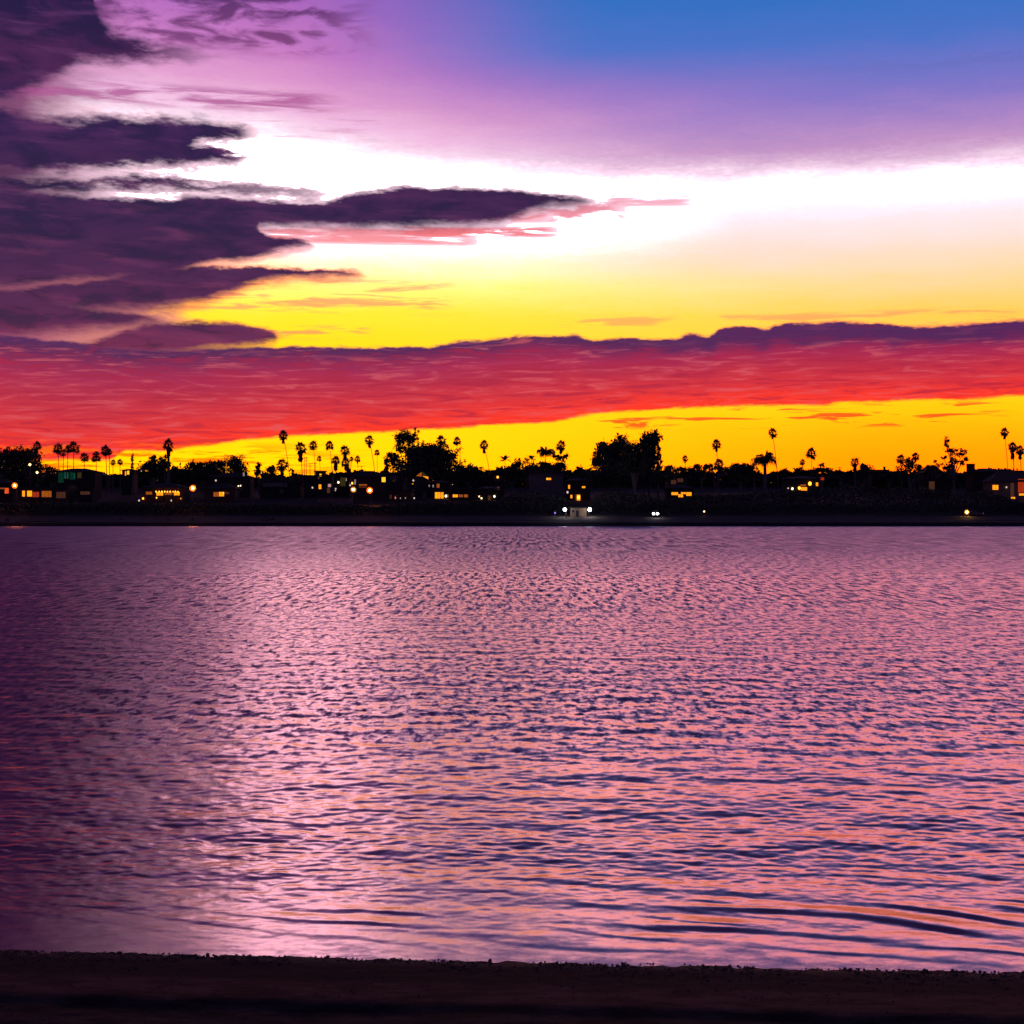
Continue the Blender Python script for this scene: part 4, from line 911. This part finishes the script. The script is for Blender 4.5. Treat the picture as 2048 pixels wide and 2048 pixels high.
P8 = pole(1183, 930, 612, 'pole half hidden at the left of the gum clump', 1, 1.8)
def cable(a, b_, label, sag=.5):
    m = MB(); pts = []
    for k in range(13):
        u = k / 12; p = a.lerp(b_, u); pts.append((p.x - a.x, p.y - a.y, p.z - a.z - sag * 4 * u * (1 - u)))
    m.tube(pts, [.022] * 13, 4); o = m.build('power_cable', metal_m); o.location = a
    setp(o, label, 'cable', 'power cables on the skyline')
cable(P2 - Vector((0, 0, .2)), P3 - Vector((0, 0, .2)), 'cable between the tall and the shorter power pole', .3)
cable(P3 - Vector((0, 0, .2)), P4 - Vector((0, 0, .2)), 'cable between the two short power poles by the flat roofed house', .3)
cable(P4 - Vector((0, 0, .2)), P5 - Vector((0, 0, .2)), 'long cable running to the T shaped pole over the hipped roof', 1.0)
cable(P8 - Vector((0, 0, .2)), W(1128, 936, 600), 'cable crossing the gap left of the gum clump', .6)

paint_m = simple('grey_car_paint', (.12, .12, .13), .35, .1, 1); dark_paint = simple('dark_car_paint', (.05, .03, .04), .35, .1, 1); tyre_m = simple('tyre_rubber', (.02, .02, .02), .9, .1, 3)
head_m = glow('headlight_glass', (.86, .84, 1), 30); tail_m = glow('tail_light', (1, .35, .4), .5)
def car(px, py, D, label, paint, lights, rot=0.0, tall=1.0, name='parked_car', cat='car'):
    p = W(px, py, D); gz_ = ground_z(D)
    root = empty(name, (p.x, D, gz_), label, cat, 'vehicles by the far beach'); root.rotation_euler.z = rot
    w, L, h = .92, 4.6, 1.0 * tall
    sec = [(-L / 2, .35, .62), (-L / 2 + .1, .35, .85 * tall), (-.9, .35, .95 * h), (-.2, .35, 1.5 * tall), (1.3, .35, 1.52 * tall), (2.1, .35, 1.0 * h), (L / 2, .35, .9), (L / 2 + .02, .35, .5)]
    m = MB(); vs = []
    for y, z0, z1 in sec:
        k = w * (.80 if z1 > 1.2 * tall else .98)
        vs += [(-w, y, z0), (w, y, z0), (k, y, z1), (-k, y, z1)]
    n = len(sec); fs = [(0, 3, 2, 1), (4 * n - 4, 4 * n - 3, 4 * n - 2, 4 * n - 1)]
    for i in range(n - 1):
        a = 4 * i
        for k in range(4): fs.append((a + k, a + (k + 1) % 4, a + 4 + (k + 1) % 4, a + 4 + k))
    m.add(vs, fs); m.build('body', paint, root)
    y0, z0 = -.86, .99 * h; y1, z1 = -.24, 1.44 * tall
    m = MB(); m.add([(-.78, y0 - .02, z0), (.78, y0 - .02, z0), (.70, y1 - .02, z1), (-.70, y1 - .02, z1)], [(0, 1, 2, 3)]); m.build('windscreen', glass_m, root)
    for sx_ in (-1, 1):
        for yy in (-1.45, 1.4):
            m = MB(); c0 = sx_ * (w - .12); m.tube([(c0 - .11, yy, .33), (c0 + .11, yy, .33)], [.33, .33], 12); wh = m.build('wheel', tyre_m, root)
            m = MB(); m.tube([(c0 - .13, yy, .33), (c0 + .13, yy, .33)], [.18, .18], 8); m.build('rim', metal_m, wh)
        m = MB(); m.sphere((sx_ * .66, -L / 2 - .02, .70 * tall), .36 if lights is head_m else .14, 10, 6); m.build('headlight', lights, root)
    return root
car(1309.8, 1029, 489, 'vehicle facing the water with two glaring white headlights on the far beach', paint_m, head_m, 0, 1.25)
car(1951, 1025, 491, 'dark parked car beside the low yellow lamp near the right edge', dark_paint, tail_m, math.radians(84), 1.0)

# low dark shapes on the far beach
CL = ['dark clump of plants at the far left of the far beach', 'small dark clump on the far beach between the shed and the veranda', 'small dark clump on the far beach in front of the festooned veranda', 'tiny dark clump on the far beach below the round orange lamp', 'wide dark clump on the far beach below the pale long house', 'low dark clump right beside the wide clump on the far beach']
for k, (px, py, w_) in enumerate([(14, 1036, 5), (241, 1038, 4), (336, 1038.5, 4), (385, 1041, 3), (530, 1041, 12), (545, 1043, 9)]):
    D = 480; r = random.Random(k); p = W(px, py, D); z = ground_z(D)
    root = empty('beach_shrub', (p.x, D, z - .1), CL[k], 'shrub', 'clumps on the far beach')
    m = MB(); leaves(m, Vector((0, 0, .5)), w_ * D / F * .6, .8, .75, 160, .16, r); m.build('crown', leaf_m, root)
    m = MB(); m.tube([(0, 0, 0), (.05, 0, .5)], [.06, .03], 5); m.build('stem', bark_m, root)

# ------------------------------------------------------------------ bits at the near waterline
stone_m = simple('wet_dark_stone', (.045, .035, .035), .45, .4, 30)
weed_m = simple('dark_weed', (.03, .022, .02), .6, .4, 20)
def beach_z(x, y):
    d_ = 10.12 - (y + 0.072 * x)
    if d_ < 0: return d_ * .10
    return min(d_, 1.12) * .06 - (.03 * min(max((d_ - 1.08) / .14, 0), 1)) + max(d_ - 1.2, 0) * .075
def lump(m, x, y, z, r_, rr, n=7, k=5):
    vs = []; fs = []
    for i in range(k + 1):
        t = math.pi * i / k
        for j in range(n):
            a = 6.283 * j / n; q = r_ * (1 + rr.uniform(-.22, .22))
            vs.append((x + q * 1.5 * math.sin(t) * math.cos(a), y + q * math.sin(t) * math.sin(a), z + q * .75 * math.cos(t)))
    for i in range(k):
        for j in range(n): fs.append((i * n + j, (i + 1) * n + j, (i + 1) * n + (j + 1) % n, i * n + (j + 1) % n))
    m.add(vs, fs)
rr = random.Random(3)
STONES = [(415, 1900, .019), (240, 1899, .016), (130, 1898, .014), (1245, 1920, .017), (1850, 1935, .016), (1905, 1938, .018), (1960, 1938, .013), (980, 1913, .018), (1460, 1926, .015), (655, 1907, .02), (500, 1903, .014), (1690, 1931, .013)]
STONE_L = ['largest dark stone on the left half of the near waterline', 'small flat stone on the near waterline, second from the left edge', 'small stone nearest the left edge on the near waterline',
 'dark stone on the near waterline just right of the picture middle', 'dark stone near the right edge, leftmost of three close together', 'biggest stone of three close together near the right edge', 'rightmost stone on the near waterline',
 'stone on the near waterline just left of the picture middle', 'small stone alone between the middle and the right edge trio', 'rounded stone on the near waterline left of the picture middle, right of a tiny one', 'tiny stone just right of the largest stone of the left half', 'tiny stone left of the trio near the right edge']
for k, (px, py, r_) in enumerate(STONES):
    tx_ = (px - 1024) / F
    y = 10.14 / (1 + .072 * tx_) - .03; x = tx_ * y
    r_ *= .72; m = MB(); lump(m, 0, 0, 0, r_, rr)
    o = m.build('stone', stone_m); o.location = (x, y, beach_z(x, y) + r_ * .45); o.rotation_euler.z = rr.uniform(0, 3)
    setp(o, STONE_L[k], 'stone', 'stones at the near waterline')
m = MB()
for k in range(2600):
    x = rr.uniform(-4.2, 4.2); off = abs(rr.gauss(0, .16)) * rr.choice([1, 1, 1, 2.2]); y = 10.13 - .072 * x - off + rr.gauss(0, .012)
    if vnoise(np.array(x), np.array(y), .35, .2, 5) < .33: continue
    lump(m, x, y, beach_z(x, y) + .003, rr.uniform(.002, .0075), rr, 5, 3)
for k in range(700):
    x = rr.uniform(-4, 4); y = rr.uniform(8.2, 9.6) - .072 * x
    lump(m, x, y, beach_z(x, y) + .002, rr.uniform(.002, .006), rr, 5, 3)
o = m.build('tide_wrack', weed_m); setp(o, 'line of dark weed and shell bits strewn along the near waterline', 'wrack', kind='stuff')
